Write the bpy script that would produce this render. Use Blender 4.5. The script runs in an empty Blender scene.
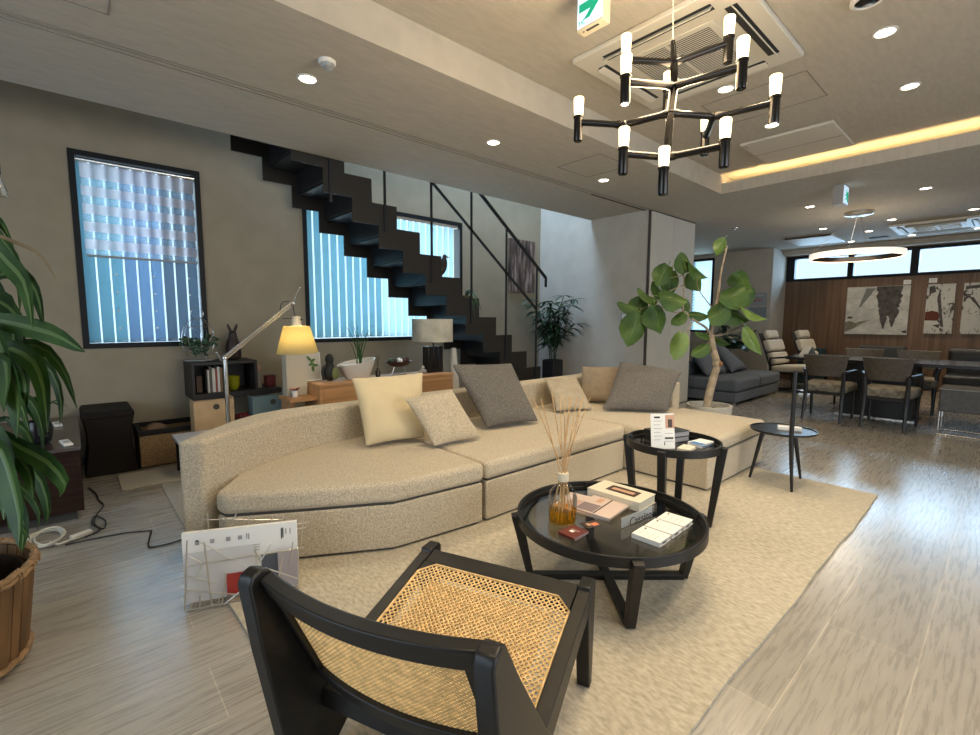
import bpy, bmesh, math, random
from mathutils import Vector, Matrix, noise
random.seed(7)
SC = bpy.context.scene
COL = SC.collection
PI = math.pi

# ------------------------------------------------------------------ camera
cam_d = bpy.data.cameras.new('camera'); cam = bpy.data.objects.new('camera', cam_d); COL.objects.link(cam)
SC.camera = cam
YAW, PIT, ROL = 0.842398, 0.1010895, 0.00340961
CAMH = 1.2
cam_d.sensor_width = 36.0; cam_d.lens = 467.58 * 36.0 / 980.0
cam_d.clip_start = 0.05; cam_d.clip_end = 200
fw = Vector((math.cos(YAW)*math.cos(PIT), math.sin(YAW)*math.cos(PIT), -math.sin(PIT)))
rt0 = Vector((math.sin(YAW), -math.cos(YAW), 0)); up0 = rt0.cross(fw)
rt = rt0*math.cos(ROL) + up0*math.sin(ROL); up = -rt0*math.sin(ROL) + up0*math.cos(ROL)
M = Matrix((rt, up, -fw)).transposed().to_4x4(); M.translation = Vector((0, 0, CAMH))
cam.matrix_world = M

# ------------------------------------------------------------------ world, exposure, large lights
W = bpy.data.worlds.new('sky'); SC.world = W; W.use_nodes = True
bg = W.node_tree.nodes['Background']; bg.inputs[0].default_value = (0.62, 0.82, 1.0, 1); bg.inputs[1].default_value = 1.5
SC.view_settings.view_transform = 'Standard'
SC.view_settings.look = 'None'
SC.view_settings.gamma = 1
SC.view_settings.use_curve_mapping = False
SC.view_settings.exposure = 0.0
try:
    SC.cycles.use_denoising = True; SC.cycles.denoiser = 'OPENIMAGEDENOISE'
    SC.cycles.max_bounces = 10; SC.cycles.transparent_max_bounces = 24; SC.cycles.sample_clamp_indirect = 6
    SC.cycles.caustics_reflective = False; SC.cycles.caustics_refractive = False
except Exception:
    pass

def area(name, loc, direction, sx, sy, power, color):
    d = bpy.data.lights.new(name, 'AREA'); d.shape = 'RECTANGLE'; d.size = sx; d.size_y = sy; d.energy = power; d.color = color
    o = bpy.data.objects.new(name, d); COL.objects.link(o); o.location = loc
    o.rotation_euler = Vector(direction).to_track_quat('-Z', 'Y').to_euler()
    return o
DAY = (0.60, 0.82, 1.0)
area('daylight_first_window', (0.5, 5.42, 1.75), (0, -1, 0), 0.95, 1.6, 36, (0.62, 0.82, 1.0))
area('daylight_stair_window', (2.93, 5.42, 1.72), (0, -1, 0), 2.1, 1.6, 95, (0.70, 0.88, 1.0))
area('daylight_stair_skylight', (4.0, 4.58, 4.75), (0, 0, -1), 2.9, 0.8, 150, (0.50, 0.72, 1.0))
area('daylight_far_windows', (11.5, 1.2, 2.3), (-1, 0, -0.15), 4.2, 0.6, 115, (0.48, 0.72, 1.0))
area('daylight_alcove_window', (10.6, 4.45, 1.75), (-1, 0, 0), 0.8, 1.6, 45, DAY)
area('room_fill_right', (2.2, -3.5, 1.55), (0, 1, 0), 5.0, 2.0, 95, (0.95, 0.97, 1.0))  # invented window out of view, added as general fill for the room
area('room_fill_back', (-3.1, 1.2, 1.55), (1, 0, 0), 3.4, 2.0, 60, (0.72, 0.86, 1.0))  # second invented window behind the camera, added as bluish fill

# ------------------------------------------------------------------ materials
MATS = {}
def mat(name, col, rough=0.6, metal=0.0, var=0.0, vscale=8.0, vstretch=(1, 1, 1), bump=0.0, bscale=60.0, col2=None, emit=None, es=0.0,
        trans=0.0, alpha=1.0, sheen=0.0, coat=0.0, spec=0.5, ior=1.45, ramp=(0.35, 0.65), detail=4.0):
    if name in MATS: return MATS[name]
    m = bpy.data.materials.new(name); m.use_nodes = True; nt = m.node_tree; N = nt.nodes; L = nt.links
    b = N['Principled BSDF']
    b.inputs['Base Color'].default_value = (*col, 1); b.inputs['Roughness'].default_value = rough; b.inputs['Metallic'].default_value = metal
    b.inputs['Transmission Weight'].default_value = trans; b.inputs['Alpha'].default_value = alpha
    b.inputs['Coat Weight'].default_value = coat; b.inputs['IOR'].default_value = ior; b.inputs['Specular IOR Level'].default_value = spec
    if sheen: b.inputs['Sheen Weight'].default_value = sheen
    if emit:
        b.inputs['Emission Color'].default_value = (*emit, 1); b.inputs['Emission Strength'].default_value = es
    if var or bump or col2:
        tc = N.new('ShaderNodeTexCoord'); mp = N.new('ShaderNodeMapping'); L.new(tc.outputs['Object'], mp.inputs[0]); mp.inputs['Scale'].default_value = vstretch
    if var or col2:
        nz = N.new('ShaderNodeTexNoise'); nz.inputs['Scale'].default_value = vscale; nz.inputs['Detail'].default_value = detail; L.new(mp.outputs[0], nz.inputs[0])
        r = N.new('ShaderNodeValToRGB'); L.new(nz.outputs[0], r.inputs[0])
        r.color_ramp.elements[0].position = ramp[0]; r.color_ramp.elements[1].position = ramp[1]
        c2 = col2 or tuple(min(1, c*(1+var)) for c in col); c1 = col if col2 else tuple(c*(1-var) for c in col)
        r.color_ramp.elements[0].color = (*c1, 1); r.color_ramp.elements[1].color = (*c2, 1); L.new(r.outputs[0], b.inputs['Base Color'])
    if bump:
        n2 = N.new('ShaderNodeTexNoise'); n2.inputs['Scale'].default_value = bscale; n2.inputs['Detail'].default_value = 3; L.new(mp.outputs[0], n2.inputs[0])
        bp = N.new('ShaderNodeBump'); bp.inputs['Strength'].default_value = bump; bp.inputs['Distance'].default_value = 0.01
        L.new(n2.outputs[0], bp.inputs['Height']); L.new(bp.outputs[0], b.inputs['Normal'])
    MATS[name] = m
    return m

def floor_material():
    m = bpy.data.materials.new('travertine_planks'); m.use_nodes = True; nt = m.node_tree; N = nt.nodes; L = nt.links; b = N['Principled BSDF']
    tc = N.new('ShaderNodeTexCoord'); mp = N.new('ShaderNodeMapping'); L.new(tc.outputs['Object'], mp.inputs[0]); mp.inputs['Location'].default_value = (-0.277+0.63, -0.41+0.272*20, 0)
    br = N.new('ShaderNodeTexBrick'); L.new(mp.outputs[0], br.inputs[0]); br.inputs['Scale'].default_value = 1.0
    br.inputs['Brick Width'].default_value = 1.265; br.inputs['Row Height'].default_value = 0.272; br.inputs['Mortar Size'].default_value = 0.0026; br.inputs['Mortar Smooth'].default_value = 0.4
    br.inputs['Color1'].default_value = (0.40, 0.37, 0.325, 1); br.inputs['Color2'].default_value = (0.325, 0.30, 0.262, 1); br.inputs['Mortar'].default_value = (0.55, 0.50, 0.43, 1); br.inputs['Bias'].default_value = -0.1
    ms = N.new('ShaderNodeMapping'); L.new(tc.outputs['Object'], ms.inputs[0]); ms.inputs['Scale'].default_value = (2.4, 36, 1)
    nz = N.new('ShaderNodeTexNoise'); nz.inputs['Scale'].default_value = 2.0; nz.inputs['Detail'].default_value = 12; nz.inputs['Roughness'].default_value = 0.62; nz.inputs['Distortion'].default_value = 0.35; L.new(ms.outputs[0], nz.inputs[0])
    rp = N.new('ShaderNodeValToRGB'); L.new(nz.outputs[0], rp.inputs[0])
    rp.color_ramp.elements[0].position = 0.33; rp.color_ramp.elements[0].color = (0.68, 0.675, 0.67, 1); rp.color_ramp.elements[1].position = 0.70; rp.color_ramp.elements[1].color = (1.18, 1.18, 1.18, 1)
    mx = N.new('ShaderNodeMixRGB'); mx.blend_type = 'MULTIPLY'; mx.inputs[0].default_value = 0.85; L.new(br.outputs[0], mx.inputs[1]); L.new(rp.outputs[0], mx.inputs[2]); L.new(mx.outputs[0], b.inputs['Base Color'])
    rr = N.new('ShaderNodeMapRange'); L.new(nz.outputs[0], rr.inputs[0]); rr.inputs[3].default_value = 0.20; rr.inputs[4].default_value = 0.36; L.new(rr.outputs[0], b.inputs['Roughness'])
    bp = N.new('ShaderNodeBump'); bp.inputs['Strength'].default_value = 0.02; bp.inputs['Distance'].default_value = 0.002; L.new(nz.outputs[0], bp.inputs['Height']); L.new(bp.outputs[0], b.inputs['Normal'])
    b.inputs['Specular IOR Level'].default_value = 0.6; b.inputs['Coat Weight'].default_value = 0.9; b.inputs['Coat Roughness'].default_value = 0.2
    return m

def stripe_material(name, c1, c2, axis, freq, rough=0.6, distort=1.5, fine=30):
    m = bpy.data.materials.new(name); m.use_nodes = True; nt = m.node_tree; N = nt.nodes; L = nt.links; b = N['Principled BSDF']
    tc = N.new('ShaderNodeTexCoord'); mp = N.new('ShaderNodeMapping'); L.new(tc.outputs['Object'], mp.inputs[0])
    s = [1.0, 1.0, 1.0]
    for k in range(3):
        if k != axis: s[k] = freq
    s[axis] = 0.8
    mp.inputs['Scale'].default_value = s
    nz = N.new('ShaderNodeTexNoise'); nz.inputs['Scale'].default_value = 1.0; nz.inputs['Detail'].default_value = 6; nz.inputs['Distortion'].default_value = distort*0.2; L.new(mp.outputs[0], nz.inputs[0])
    r = N.new('ShaderNodeValToRGB'); L.new(nz.outputs[0], r.inputs[0]); r.color_ramp.elements[0].position = 0.35; r.color_ramp.elements[1].position = 0.65
    r.color_ramp.elements[0].color = (*c1, 1); r.color_ramp.elements[1].color = (*c2, 1); L.new(r.outputs[0], b.inputs['Base Color'])
    b.inputs['Roughness'].default_value = rough
    return m

def two_sided_fresnel(nt, ior):
    N = nt.nodes; L = nt.links; g = N.new('ShaderNodeNewGeometry'); m = N.new('ShaderNodeMath'); m.operation = 'MULTIPLY_ADD'
    L.new(g.outputs['Backfacing'], m.inputs[0]); m.inputs[1].default_value = 1/ior-ior; m.inputs[2].default_value = ior
    f = N.new('ShaderNodeFresnel'); L.new(m.outputs[0], f.inputs[0]); return f

def glass_pane_material():
    m = bpy.data.materials.new('clear_pane'); m.use_nodes = True; nt = m.node_tree; N = nt.nodes; L = nt.links
    N.remove(N['Principled BSDF']); out = N['Material Output']
    t = N.new('ShaderNodeBsdfTransparent'); g = N.new('ShaderNodeBsdfGlossy'); g.inputs['Roughness'].default_value = 0.03; t.inputs[0].default_value = (0.95, 0.98, 0.98, 1)
    f = two_sided_fresnel(nt, 1.45); mx = N.new('ShaderNodeMixShader'); L.new(f.outputs[0], mx.inputs[0]); L.new(t.outputs[0], mx.inputs[1]); L.new(g.outputs[0], mx.inputs[2]); L.new(mx.outputs[0], out.inputs[0])
    return m

def tinted_glass(name, col, fres=1.5):
    m = bpy.data.materials.new(name); m.use_nodes = True; nt = m.node_tree; N = nt.nodes; L = nt.links
    N.remove(N['Principled BSDF']); out = N['Material Output']
    t = N.new('ShaderNodeBsdfTransparent'); g = N.new('ShaderNodeBsdfGlossy'); g.inputs['Roughness'].default_value = 0.04; t.inputs[0].default_value = (*col, 1)
    f = two_sided_fresnel(nt, fres); mx = N.new('ShaderNodeMixShader'); L.new(f.outputs[0], mx.inputs[0]); L.new(t.outputs[0], mx.inputs[1]); L.new(g.outputs[0], mx.inputs[2]); L.new(mx.outputs[0], out.inputs[0])
    return m

def translucent(name, col, amount=0.7, thru=0.0):
    m = bpy.data.materials.new(name); m.use_nodes = True; nt = m.node_tree; N = nt.nodes; L = nt.links
    N.remove(N['Principled BSDF']); out = N['Material Output']
    d = N.new('ShaderNodeBsdfDiffuse'); t = N.new('ShaderNodeBsdfTranslucent'); d.inputs[0].default_value = (*col, 1); t.inputs[0].default_value = (*col, 1)
    mx = N.new('ShaderNodeMixShader'); mx.inputs[0].default_value = amount; L.new(d.outputs[0], mx.inputs[1]); L.new(t.outputs[0], mx.inputs[2])
    if thru:
        tr = N.new('ShaderNodeBsdfTransparent'); m2 = N.new('ShaderNodeMixShader'); m2.inputs[0].default_value = thru; L.new(mx.outputs[0], m2.inputs[1]); L.new(tr.outputs[0], m2.inputs[2]); L.new(m2.outputs[0], out.inputs[0])
    else: L.new(mx.outputs[0], out.inputs[0])
    return m

FLOOR = floor_material()
WALL = mat('greige_plaster', (0.325, 0.278, 0.20), 0.9, var=0.05, vscale=5, bump=0.12, bscale=90)
CEIL = mat('textured_ceiling_paper', (0.475, 0.43, 0.36), 0.9, var=0.05, vscale=9, vstretch=(1, 4, 1), bump=0.12, bscale=120)
PLASTER2 = mat('pale_grey_plaster', (0.50, 0.465, 0.41), 0.9, var=0.05, vscale=5, bump=0.1, bscale=90)
PANEL = mat('cream_partition_panel', (0.55, 0.52, 0.45), 0.7, var=0.03, vscale=3)
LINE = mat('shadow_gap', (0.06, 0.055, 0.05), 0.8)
LINE2 = mat('hatch_gap', (0.25, 0.225, 0.19), 0.8)
BLACKM = mat('black_metal', (0.012, 0.013, 0.015), 0.38, 0.2)
FRAMEB = mat('black_aluminium', (0.009, 0.010, 0.012), 0.5, spec=0.25)
STEEL = mat('dark_bronze_steel', (0.022, 0.019, 0.016), 0.5, 0.2)
BLACKW = mat('black_stained_wood', (0.011, 0.010, 0.009), 0.42, var=0.25, vscale=12, vstretch=(1, 1, 6))
DWOOD = mat('dark_walnut', (0.024, 0.012, 0.008), 0.55, spec=0.12, var=0.3, vscale=6, vstretch=(1, 1, 8))
OAK = stripe_material('oak_veneer', (0.36, 0.19, 0.08), (0.48, 0.27, 0.125), 0, 22)
LEATHER = mat('black_brown_leather', (0.013, 0.009, 0.007), 0.6, bump=0.2, bscale=160, spec=0.18)
WHITE = mat('white_plastic', (0.75, 0.73, 0.68), 0.5)
ACWHITE = mat('ivory_plastic', (0.62, 0.58, 0.50), 0.5)
PAPER = mat('white_paper', (0.80, 0.79, 0.76), 0.7)
CHROME = mat('polished_aluminium', (0.75, 0.75, 0.74), 0.18, 1.0)
BRUSH = mat('satin_nickel', (0.55, 0.53, 0.49), 0.3, 1.0)
PANE = glass_pane_material()
SOFAF = mat('oatmeal_boucle', (0.40, 0.335, 0.24), 0.95, vscale=130, col2=(0.66, 0.575, 0.435), bump=0.5, bscale=240, sheen=0.2, ramp=(0.34, 0.66))
RUGM = mat('sand_wool_pile', (0.39, 0.345, 0.265), 0.98, vscale=13, vstretch=(6, 2.6, 1), col2=(0.60, 0.545, 0.44), bump=0.3, bscale=90, ramp=(0.30, 0.70), detail=15)
LEAFD = mat('dark_glossy_leaf', (0.025, 0.06, 0.018), 0.35, var=0.4, vscale=9)
SOIL = mat('potting_soil', (0.02, 0.014, 0.01), 0.95, bump=0.6, bscale=60)

# ------------------------------------------------------------------ mesh helpers
class MB:
    def __init__(s): s.v = []; s.f = []; s.m = []
    def add(s, vs, fs, m=0):
        o = len(s.v); s.v += [tuple(p) for p in vs]; s.f += [tuple(i+o for i in f) for f in fs]; s.m += [m]*len(fs); return s
    def box(s, x0, x1, y0, y1, z0, z1, m=0):
        return s.add([(x0,y0,z0),(x1,y0,z0),(x1,y1,z0),(x0,y1,z0),(x0,y0,z1),(x1,y0,z1),(x1,y1,z1),(x0,y1,z1)],
                     [(3,2,1,0),(4,5,6,7),(0,1,5,4),(1,2,6,5),(2,3,7,6),(3,0,4,7)], m)
    def obox(s, c, size, R=None, m=0):
        c = Vector(c); hx, hy, hz = [k/2 for k in size]; R = R or Matrix.Identity(3)
        vs = [c + R @ Vector((a*hx, b*hy, d*hz)) for d in (-1, 1) for a, b in ((-1,-1),(1,-1),(1,1),(-1,1))]
        return s.add(vs, [(3,2,1,0),(4,5,6,7),(0,1,5,4),(1,2,6,5),(2,3,7,6),(3,0,4,7)], m)
    def beam(s, p0, p1, w, h, upv=(0,0,1), m=0, w1=None, h1=None):
        p0 = Vector(p0); p1 = Vector(p1); d = (p1-p0).normalized(); u = Vector(upv)
        if abs(d.dot(u)) > 0.98: u = Vector((1, 0, 0))
        a = d.cross(u).normalized(); b = a.cross(d).normalized(); w1 = w if w1 is None else w1; h1 = h if h1 is None else h1
        vs = [p0+a*(i*w/2)+b*(j*h/2) for i, j in ((-1,-1),(1,-1),(1,1),(-1,1))] + [p1+a*(i*w1/2)+b*(j*h1/2) for i, j in ((-1,-1),(1,-1),(1,1),(-1,1))]
        return s.add(vs, [(3,2,1,0),(4,5,6,7),(0,1,5,4),(1,2,6,5),(2,3,7,6),(3,0,4,7)], m)
    def prism(s, poly, z0, z1, fn=None, m=0):
        n = len(poly); fn = fn or (lambda a, b, t: (a, b, t))
        vs = [fn(a, b, z0) for a, b in poly] + [fn(a, b, z1) for a, b in poly]
        return s.add(vs, [tuple(range(n-1, -1, -1)), tuple(range(n, 2*n))] + [(i, (i+1) % n, n+(i+1) % n, n+i) for i in range(n)], m)
    def lathe(s, prof, c=(0, 0, 0), seg=32, m=0, cap0=True, cap1=True, sx=1.0, sy=1.0):
        n = len(prof); vs = []
        for r, z in prof:
            for k in range(seg):
                a = 2*PI*k/seg; vs.append((c[0]+r*sx*math.cos(a), c[1]+r*sy*math.sin(a), c[2]+z))
        fs = [(i*seg+k, i*seg+(k+1) % seg, (i+1)*seg+(k+1) % seg, (i+1)*seg+k) for i in range(n-1) for k in range(seg)]
        if cap0: fs.append(tuple(range(seg-1, -1, -1)))
        if cap1: fs.append(tuple((n-1)*seg+k for k in range(seg)))
        return s.add(vs, fs, m)
    def tube(s, pts, r, seg=10, m=0, closed=False):
        P = [Vector(p) for p in pts]; n = len(P); R = r if isinstance(r, (list, tuple)) else [r]*n; vs = []; prev = None
        for i in range(n):
            if closed: d = P[(i+1) % n]-P[i-1]
            else: d = P[min(i+1, n-1)]-P[max(i-1, 0)]
            d.normalize()
            if prev is None:
                u = Vector((0, 0, 1)) if abs(d.z) < 0.9 else Vector((1, 0, 0)); a = d.cross(u).normalized()
            else: a = (prev - d*prev.dot(d)).normalized()
            prev = a; b = d.cross(a)
            vs += [P[i]+(a*math.cos(2*PI*k/seg)+b*math.sin(2*PI*k/seg))*R[i] for k in range(seg)]
        fs = [(i*seg+k, i*seg+(k+1) % seg, ((i+1) % n)*seg+(k+1) % seg, ((i+1) % n)*seg+k) for i in range(n if closed else n-1) for k in range(seg)]
        if not closed: fs += [tuple(range(seg-1, -1, -1)), tuple((n-1)*seg+k for k in range(seg))]
        return s.add(vs, fs, m)
    def cyl(s, p0, p1, r0, r1=None, seg=16, m=0): return s.tube([p0, p1], [r0, r0 if r1 is None else r1], seg, m)
    def ell(s, c, r, seg=16, rings=10, m=0, R=None):
        vs = []; c = Vector(c)
        if not isinstance(r, (tuple, list)): r = (r, r, r)
        for i in range(1, rings):
            t = PI*i/rings
            for k in range(seg):
                a = 2*PI*k/seg; v = Vector((r[0]*math.sin(t)*math.cos(a), r[1]*math.sin(t)*math.sin(a), -r[2]*math.cos(t)))
                vs.append(c + (R @ v if R else v))
        e0 = Vector((0, 0, -r[2])); e1 = Vector((0, 0, r[2])); vs += [c+(R @ e0 if R else e0), c+(R @ e1 if R else e1)]
        b = (rings-1)*seg; fs = [(i*seg+k, i*seg+(k+1) % seg, (i+1)*seg+(k+1) % seg, (i+1)*seg+k) for i in range(rings-2) for k in range(seg)]
        fs += [(b, (k+1) % seg, k) for k in range(seg)] + [(b+1, (rings-2)*seg+k, (rings-2)*seg+(k+1) % seg) for k in range(seg)]
        return s.add(vs, fs, m)
    def ribbon(s, pts, widths, side=None, fold=0.25, m=0):
        """leaf blade along pts: three verts across, V-folded"""
        P = [Vector(p) for p in pts]; n = len(P); vs = []
        for i in range(n):
            d = (P[min(i+1, n-1)]-P[max(i-1, 0)]).normalized(); a = Vector(side) if side else d.cross(Vector((0, 0, 1)))
            a = (a - d*a.dot(d)); a = a.normalized() if a.length > 1e-5 else Vector((1, 0, 0)); nn = a.cross(d); w = widths[i]
            vs += [P[i]-a*w+nn*w*fold, P[i]-a*w*0.5+nn*w*fold*0.4, P[i], P[i]+a*w*0.5+nn*w*fold*0.4, P[i]+a*w+nn*w*fold]
        return s.add(vs, [(i*5+k, i*5+k+1, i*5+k+6, i*5+k+5) for i in range(n-1) for k in range(4)], m)
    def blob_leaf(s, c, nrm, tip, ln, wd, cup=0.15, m=0, seg=14):
        """broad leaf: oval with a point, slightly cupped and wavy"""
        c = Vector(c); t = Vector(tip).normalized(); n = Vector(nrm); n = (n - t*n.dot(t)).normalized(); a = t.cross(n); vs = [c]; fs = []
        for ring in (0.5, 1.0):
            for k in range(seg):
                th = 2*PI*k/seg; x = math.cos(th); y = math.sin(th); taper = 1-0.22*x if x > 0 else 1+0.06*x
                ex = x*(1.12 if abs(y) < 0.3 and x > 0 else 1.0)
                if x < -0.92: ex = x*0.82
                rr = ring; h = -cup*rr*rr*(y*y*0.9 - 0.25*x*x)*wd + 0.06*wd*math.sin(3*th)*rr
                vs.append(c + t*(ex*rr*ln/2) + a*(y*taper*rr*wd/2) + n*h)
        for k in range(seg):
            fs.append((0, 1+k, 1+(k+1) % seg)); fs.append((1+k, 1+seg+k, 1+seg+(k+1) % seg, 1+(k+1) % seg))
        return s.add(vs, fs, m)
    def build(s, name, mats, parent=None, bevel=0.0, seg=2, smooth=True, subsurf=0, ang=35, world=True, solid=0.0, loc=None):
        off = Vector((0, 0, 0))
        if parent is not None and world:
            p = parent
            while p is not None: off += p.location; p = p.parent
        if loc is not None: off = Vector(loc)
        me = bpy.data.meshes.new(name); me.from_pydata([tuple(Vector(p)-off) for p in s.v], [], s.f)
        mats = mats if isinstance(mats, (list, tuple)) else [mats]
        for m in mats: me.materials.append(m)
        for p, i in zip(me.polygons, s.m): p.material_index = i
        bm = bmesh.new(); bm.from_mesh(me); bmesh.ops.recalc_face_normals(bm, faces=bm.faces); bm.to_mesh(me); bm.free()
        if smooth:
            for p in me.polygons: p.use_smooth = True
            me.set_sharp_from_angle(angle=math.radians(ang))
        o = bpy.data.objects.new(name, me); COL.objects.link(o)
        if parent is not None: o.parent = parent
        elif loc is not None: o.location = loc
        if solid:
            q = o.modifiers.new('solid', 'SOLIDIFY'); q.thickness = solid; q.offset = 0
        if bevel:
            q = o.modifiers.new('bevel', 'BEVEL'); q.width = bevel; q.segments = seg; q.limit_method = 'ANGLE'; q.angle_limit = math.radians(40); q.harden_normals = False
        if subsurf:
            q = o.modifiers.new('sub', 'SUBSURF'); q.levels = subsurf; q.render_levels = subsurf
        return o

def thing(name, label, cat, loc=(0, 0, 0), rotz=0.0, group=None):
    o = bpy.data.objects.new(name, None); COL.objects.link(o); o.location = loc; o.rotation_euler = (0, 0, rotz); o.empty_display_size = 0.1
    o['label'] = label; o['category'] = cat
    if group: o['group'] = group
    return o
def tag(o, label, cat, group=None):
    o['label'] = label; o['category'] = cat
    if group: o['group'] = group
    return o
def struct(name, mb, m, parent=None, label=None, **k):
    o = mb.build(name, m, parent, **k)
    if parent is None:
        o['kind'] = 'structure'
        if label: o['label'] = label
    return o
def dup(root, loc, rotz=0.0, label=None, group=None):
    r = root.copy(); COL.objects.link(r); r.location = loc; r.rotation_euler = (0, 0, rotz)
    if label: r['label'] = label
    if group: r['group'] = group
    for ch in list(root.children):
        c = ch.copy(); COL.objects.link(c); c.parent = r
        for g in list(ch.children):
            d = g.copy(); COL.objects.link(d); d.parent = c
    return r
def text_mesh(name, body, size, m, origin, right, upv, parent=None, extrude=0.0004, align='LEFT', label=None):
    cu = bpy.data.curves.new(name, 'FONT'); cu.body = body; cu.size = size; cu.extrude = extrude; cu.align_x = align
    t = bpy.data.objects.new(name+'_curve', cu); COL.objects.link(t); bpy.context.view_layer.update()
    dg = bpy.context.evaluated_depsgraph_get(); me = bpy.data.meshes.new_from_object(t.evaluated_get(dg)); bpy.data.objects.remove(t)
    r = Vector(right).normalized(); u = Vector(upv).normalized(); n = r.cross(u); off = Vector((0, 0, 0)); p = parent
    while p is not None: off += p.location; p = p.parent
    for v in me.vertices: v.co = Vector(origin)-off + r*v.co.x + u*v.co.y + n*v.co.z
    me.materials.clear(); me.materials.append(m); me.name = name
    o = bpy.data.objects.new(name, me); COL.objects.link(o)
    if parent is not None: o.parent = parent
    return o
def rotz(a): return Matrix.Rotation(a, 3, 'Z')
def lerp(a, b, t): return tuple(x+(y-x)*t for x, y in zip(a, b))
def bez(p0, p1, p2, n=8): return [tuple((1-t)**2*a+2*t*(1-t)*b+t*t*c for a, b, c in zip(p0, p1, p2)) for t in [i/n for i in range(n+1)]]
def offset_path(path, h):
    L, R = [], []; n = len(path)
    for i, p in enumerate(path):
        a = Vector(path[max(i-1, 0)]); b = Vector(path[min(i+1, n-1)]); p = Vector(p)
        d1 = (p-a).normalized() if i > 0 else (b-p).normalized(); d2 = (b-p).normalized() if i < n-1 else d1
        n1 = Vector((-d1.y, d1.x)); n2 = Vector((-d2.y, d2.x)); mm = (n1+n2).normalized(); k = h/max(0.35, mm.dot(n1))
        L.append(tuple(p+mm*k)); R.append(tuple(p-mm*k))
    return L + R[::-1]

# ================================================================== STRUCTURE
CZ = 2.60; TZ = 2.80; WY = 5.05; WX = 11.0
struct('floor', MB().box(-3.2, 11.3, -3.2, 5.3, -0.12, 0), FLOOR, smooth=False)
b = MB()
b.box(-3.2, 5.55, 2.29, 4.10, CZ, 2.95)                 # strip along the stair void
b.box(5.95, 11.2, -3.2, 3.22, CZ, 2.95); b.box(5.95, 10.35, 3.22, WY, CZ, 2.95); b.box(5.55, 5.95, 2.29, 4.10, CZ, 2.95); b.box(5.68, 5.95, 4.10, WY, CZ, 2.95)
b.box(-3.2, -1.5, -3.2, 2.29, CZ, 2.95); b.box(-1.5, 5.95, -3.2, -1.2, CZ, 2.95)
b.box(-1.5, 5.95, -1.2, 2.29, TZ, 2.95)                 # raised tray
b.box(5.49, 5.95, -1.2, 2.29, CZ, CZ+0.03); b.box(5.47, 5.49, -1.2, 2.29, CZ, 2.712)   # cove lip
struct('ceiling', b, CEIL, smooth=False)
LED = mat('warm_led_strip', (1, 0.8, 0.45), emit=(1.0, 0.72, 0.34), es=26)
tag(MB().box(5.535, 5.575, -1.15, 2.24, CZ+0.032, CZ+0.045).build('light_strip', LED, smooth=False), 'warm glowing light strip hidden in the cove along the far edge of the raised ceiling', 'light strip')
o = MB().box(10.78, 11.0, -3.2, 3.22, 2.5, CZ).build('trim_1', CEIL, smooth=False); o['kind'] = 'structure'

def wall_cells(axis, at0, at1, a0, a1, z0, z1, holes):
    """wall slab with rectangular holes; axis 'x' = runs along x"""
    A = sorted({a0, a1, *[h[0] for h in holes], *[h[1] for h in holes]}); Zs = sorted({z0, z1, *[h[2] for h in holes], *[h[3] for h in holes]}); m = MB()
    for i in range(len(A)-1):
        for j in range(len(Zs)-1):
            ca, cz = (A[i]+A[i+1])/2, (Zs[j]+Zs[j+1])/2
            if any(h[0] < ca < h[1] and h[2] < cz < h[3] for h in holes): continue
            if axis == 'x': m.box(A[i], A[i+1], at0, at1, Zs[j], Zs[j+1])
            else: m.box(at0, at1, A[i], A[i+1], Zs[j], Zs[j+1])
    return m
W1 = (0.06, 0.955, 0.955, 2.53); W2 = (1.87, 3.99, 0.95, 2.49)
struct('wall_left', wall_cells('x', WY, WY+0.2, -3.2, 10.4, 0, 4.85, [W1, W2]), WALL, smooth=False)
struct('wall_end', MB().box(5.55, 5.68, 3.225, WY, 0, 4.85), PLASTER2, smooth=False)
struct('wall_void', MB().box(-3.2, 5.55, 4.02, 4.10, 2.95, 4.85), PLASTER2, smooth=False)
b = MB(); b.box(-3.2, 2.45, 4.02, 5.25, 4.85, 4.95); b.box(5.45, 5.68, 4.02, 5.25, 4.85, 4.95)
struct('ceiling_upper', b, WALL, smooth=False)
A3 = (4.33, 4.82, 0.96, 2.52)
struct('wall_alcove', wall_cells('y', 10.19, 10.36, 3.22, WY, 0, CZ, [A3]), PLASTER2, smooth=False)
struct('wall_return', MB().box(10.36, 11.0, 3.22, 3.38, 0, CZ), PLASTER2, smooth=False)
WALN = stripe_material('walnut_wall_panelling', (0.105, 0.058, 0.031), (0.175, 0.102, 0.058), 2, 20, 0.5)
FW = [(2.20, 3.08), (1.31, 2.12), (0.42, 1.21), (-0.45, 0.33)]
struct('wall_far', wall_cells('y', WX, WX+0.2, -3.2, 3.22, 0, CZ, [(a, c, 2.04, 2.44) for a, c in FW]), WALN, smooth=False)
struct('wall_right', wall_cells('x', -3.35, -3.2, -3.2, 11.2, 0, CZ, [(-0.3, 4.7, 0.5, 2.5)]), WALL, smooth=False)
struct('wall_back', wall_cells('y', -3.35, -3.2, -3.35, 5.25, 0, 4.85, [(-0.5, 2.9, 0.5, 2.5)]), WALL, smooth=False)
b = MB(); b.box(5.60, 6.18, 3.19, 3.222, 0.01, CZ-0.012); b.box(5.69, 6.18, 3.222, 3.30, 0.01, CZ-0.012); b.box(6.186, 6.80, 3.19, 3.30, 0.01, CZ-0.012)
struct('wall_partition', b, PANEL, bevel=0.004)
b = MB(); b.box(5.57, 5.6, 3.20, 3.222, 0.0, CZ-0.001); b.box(5.6, 6.8, 3.185, 3.285, CZ-0.012, CZ-0.001); b.box(4.42, 5.552, 3.255, 3.275, CZ-0.006, CZ-0.0005)
struct('trim_2', b, LINE, smooth=False)
b = MB()
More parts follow.
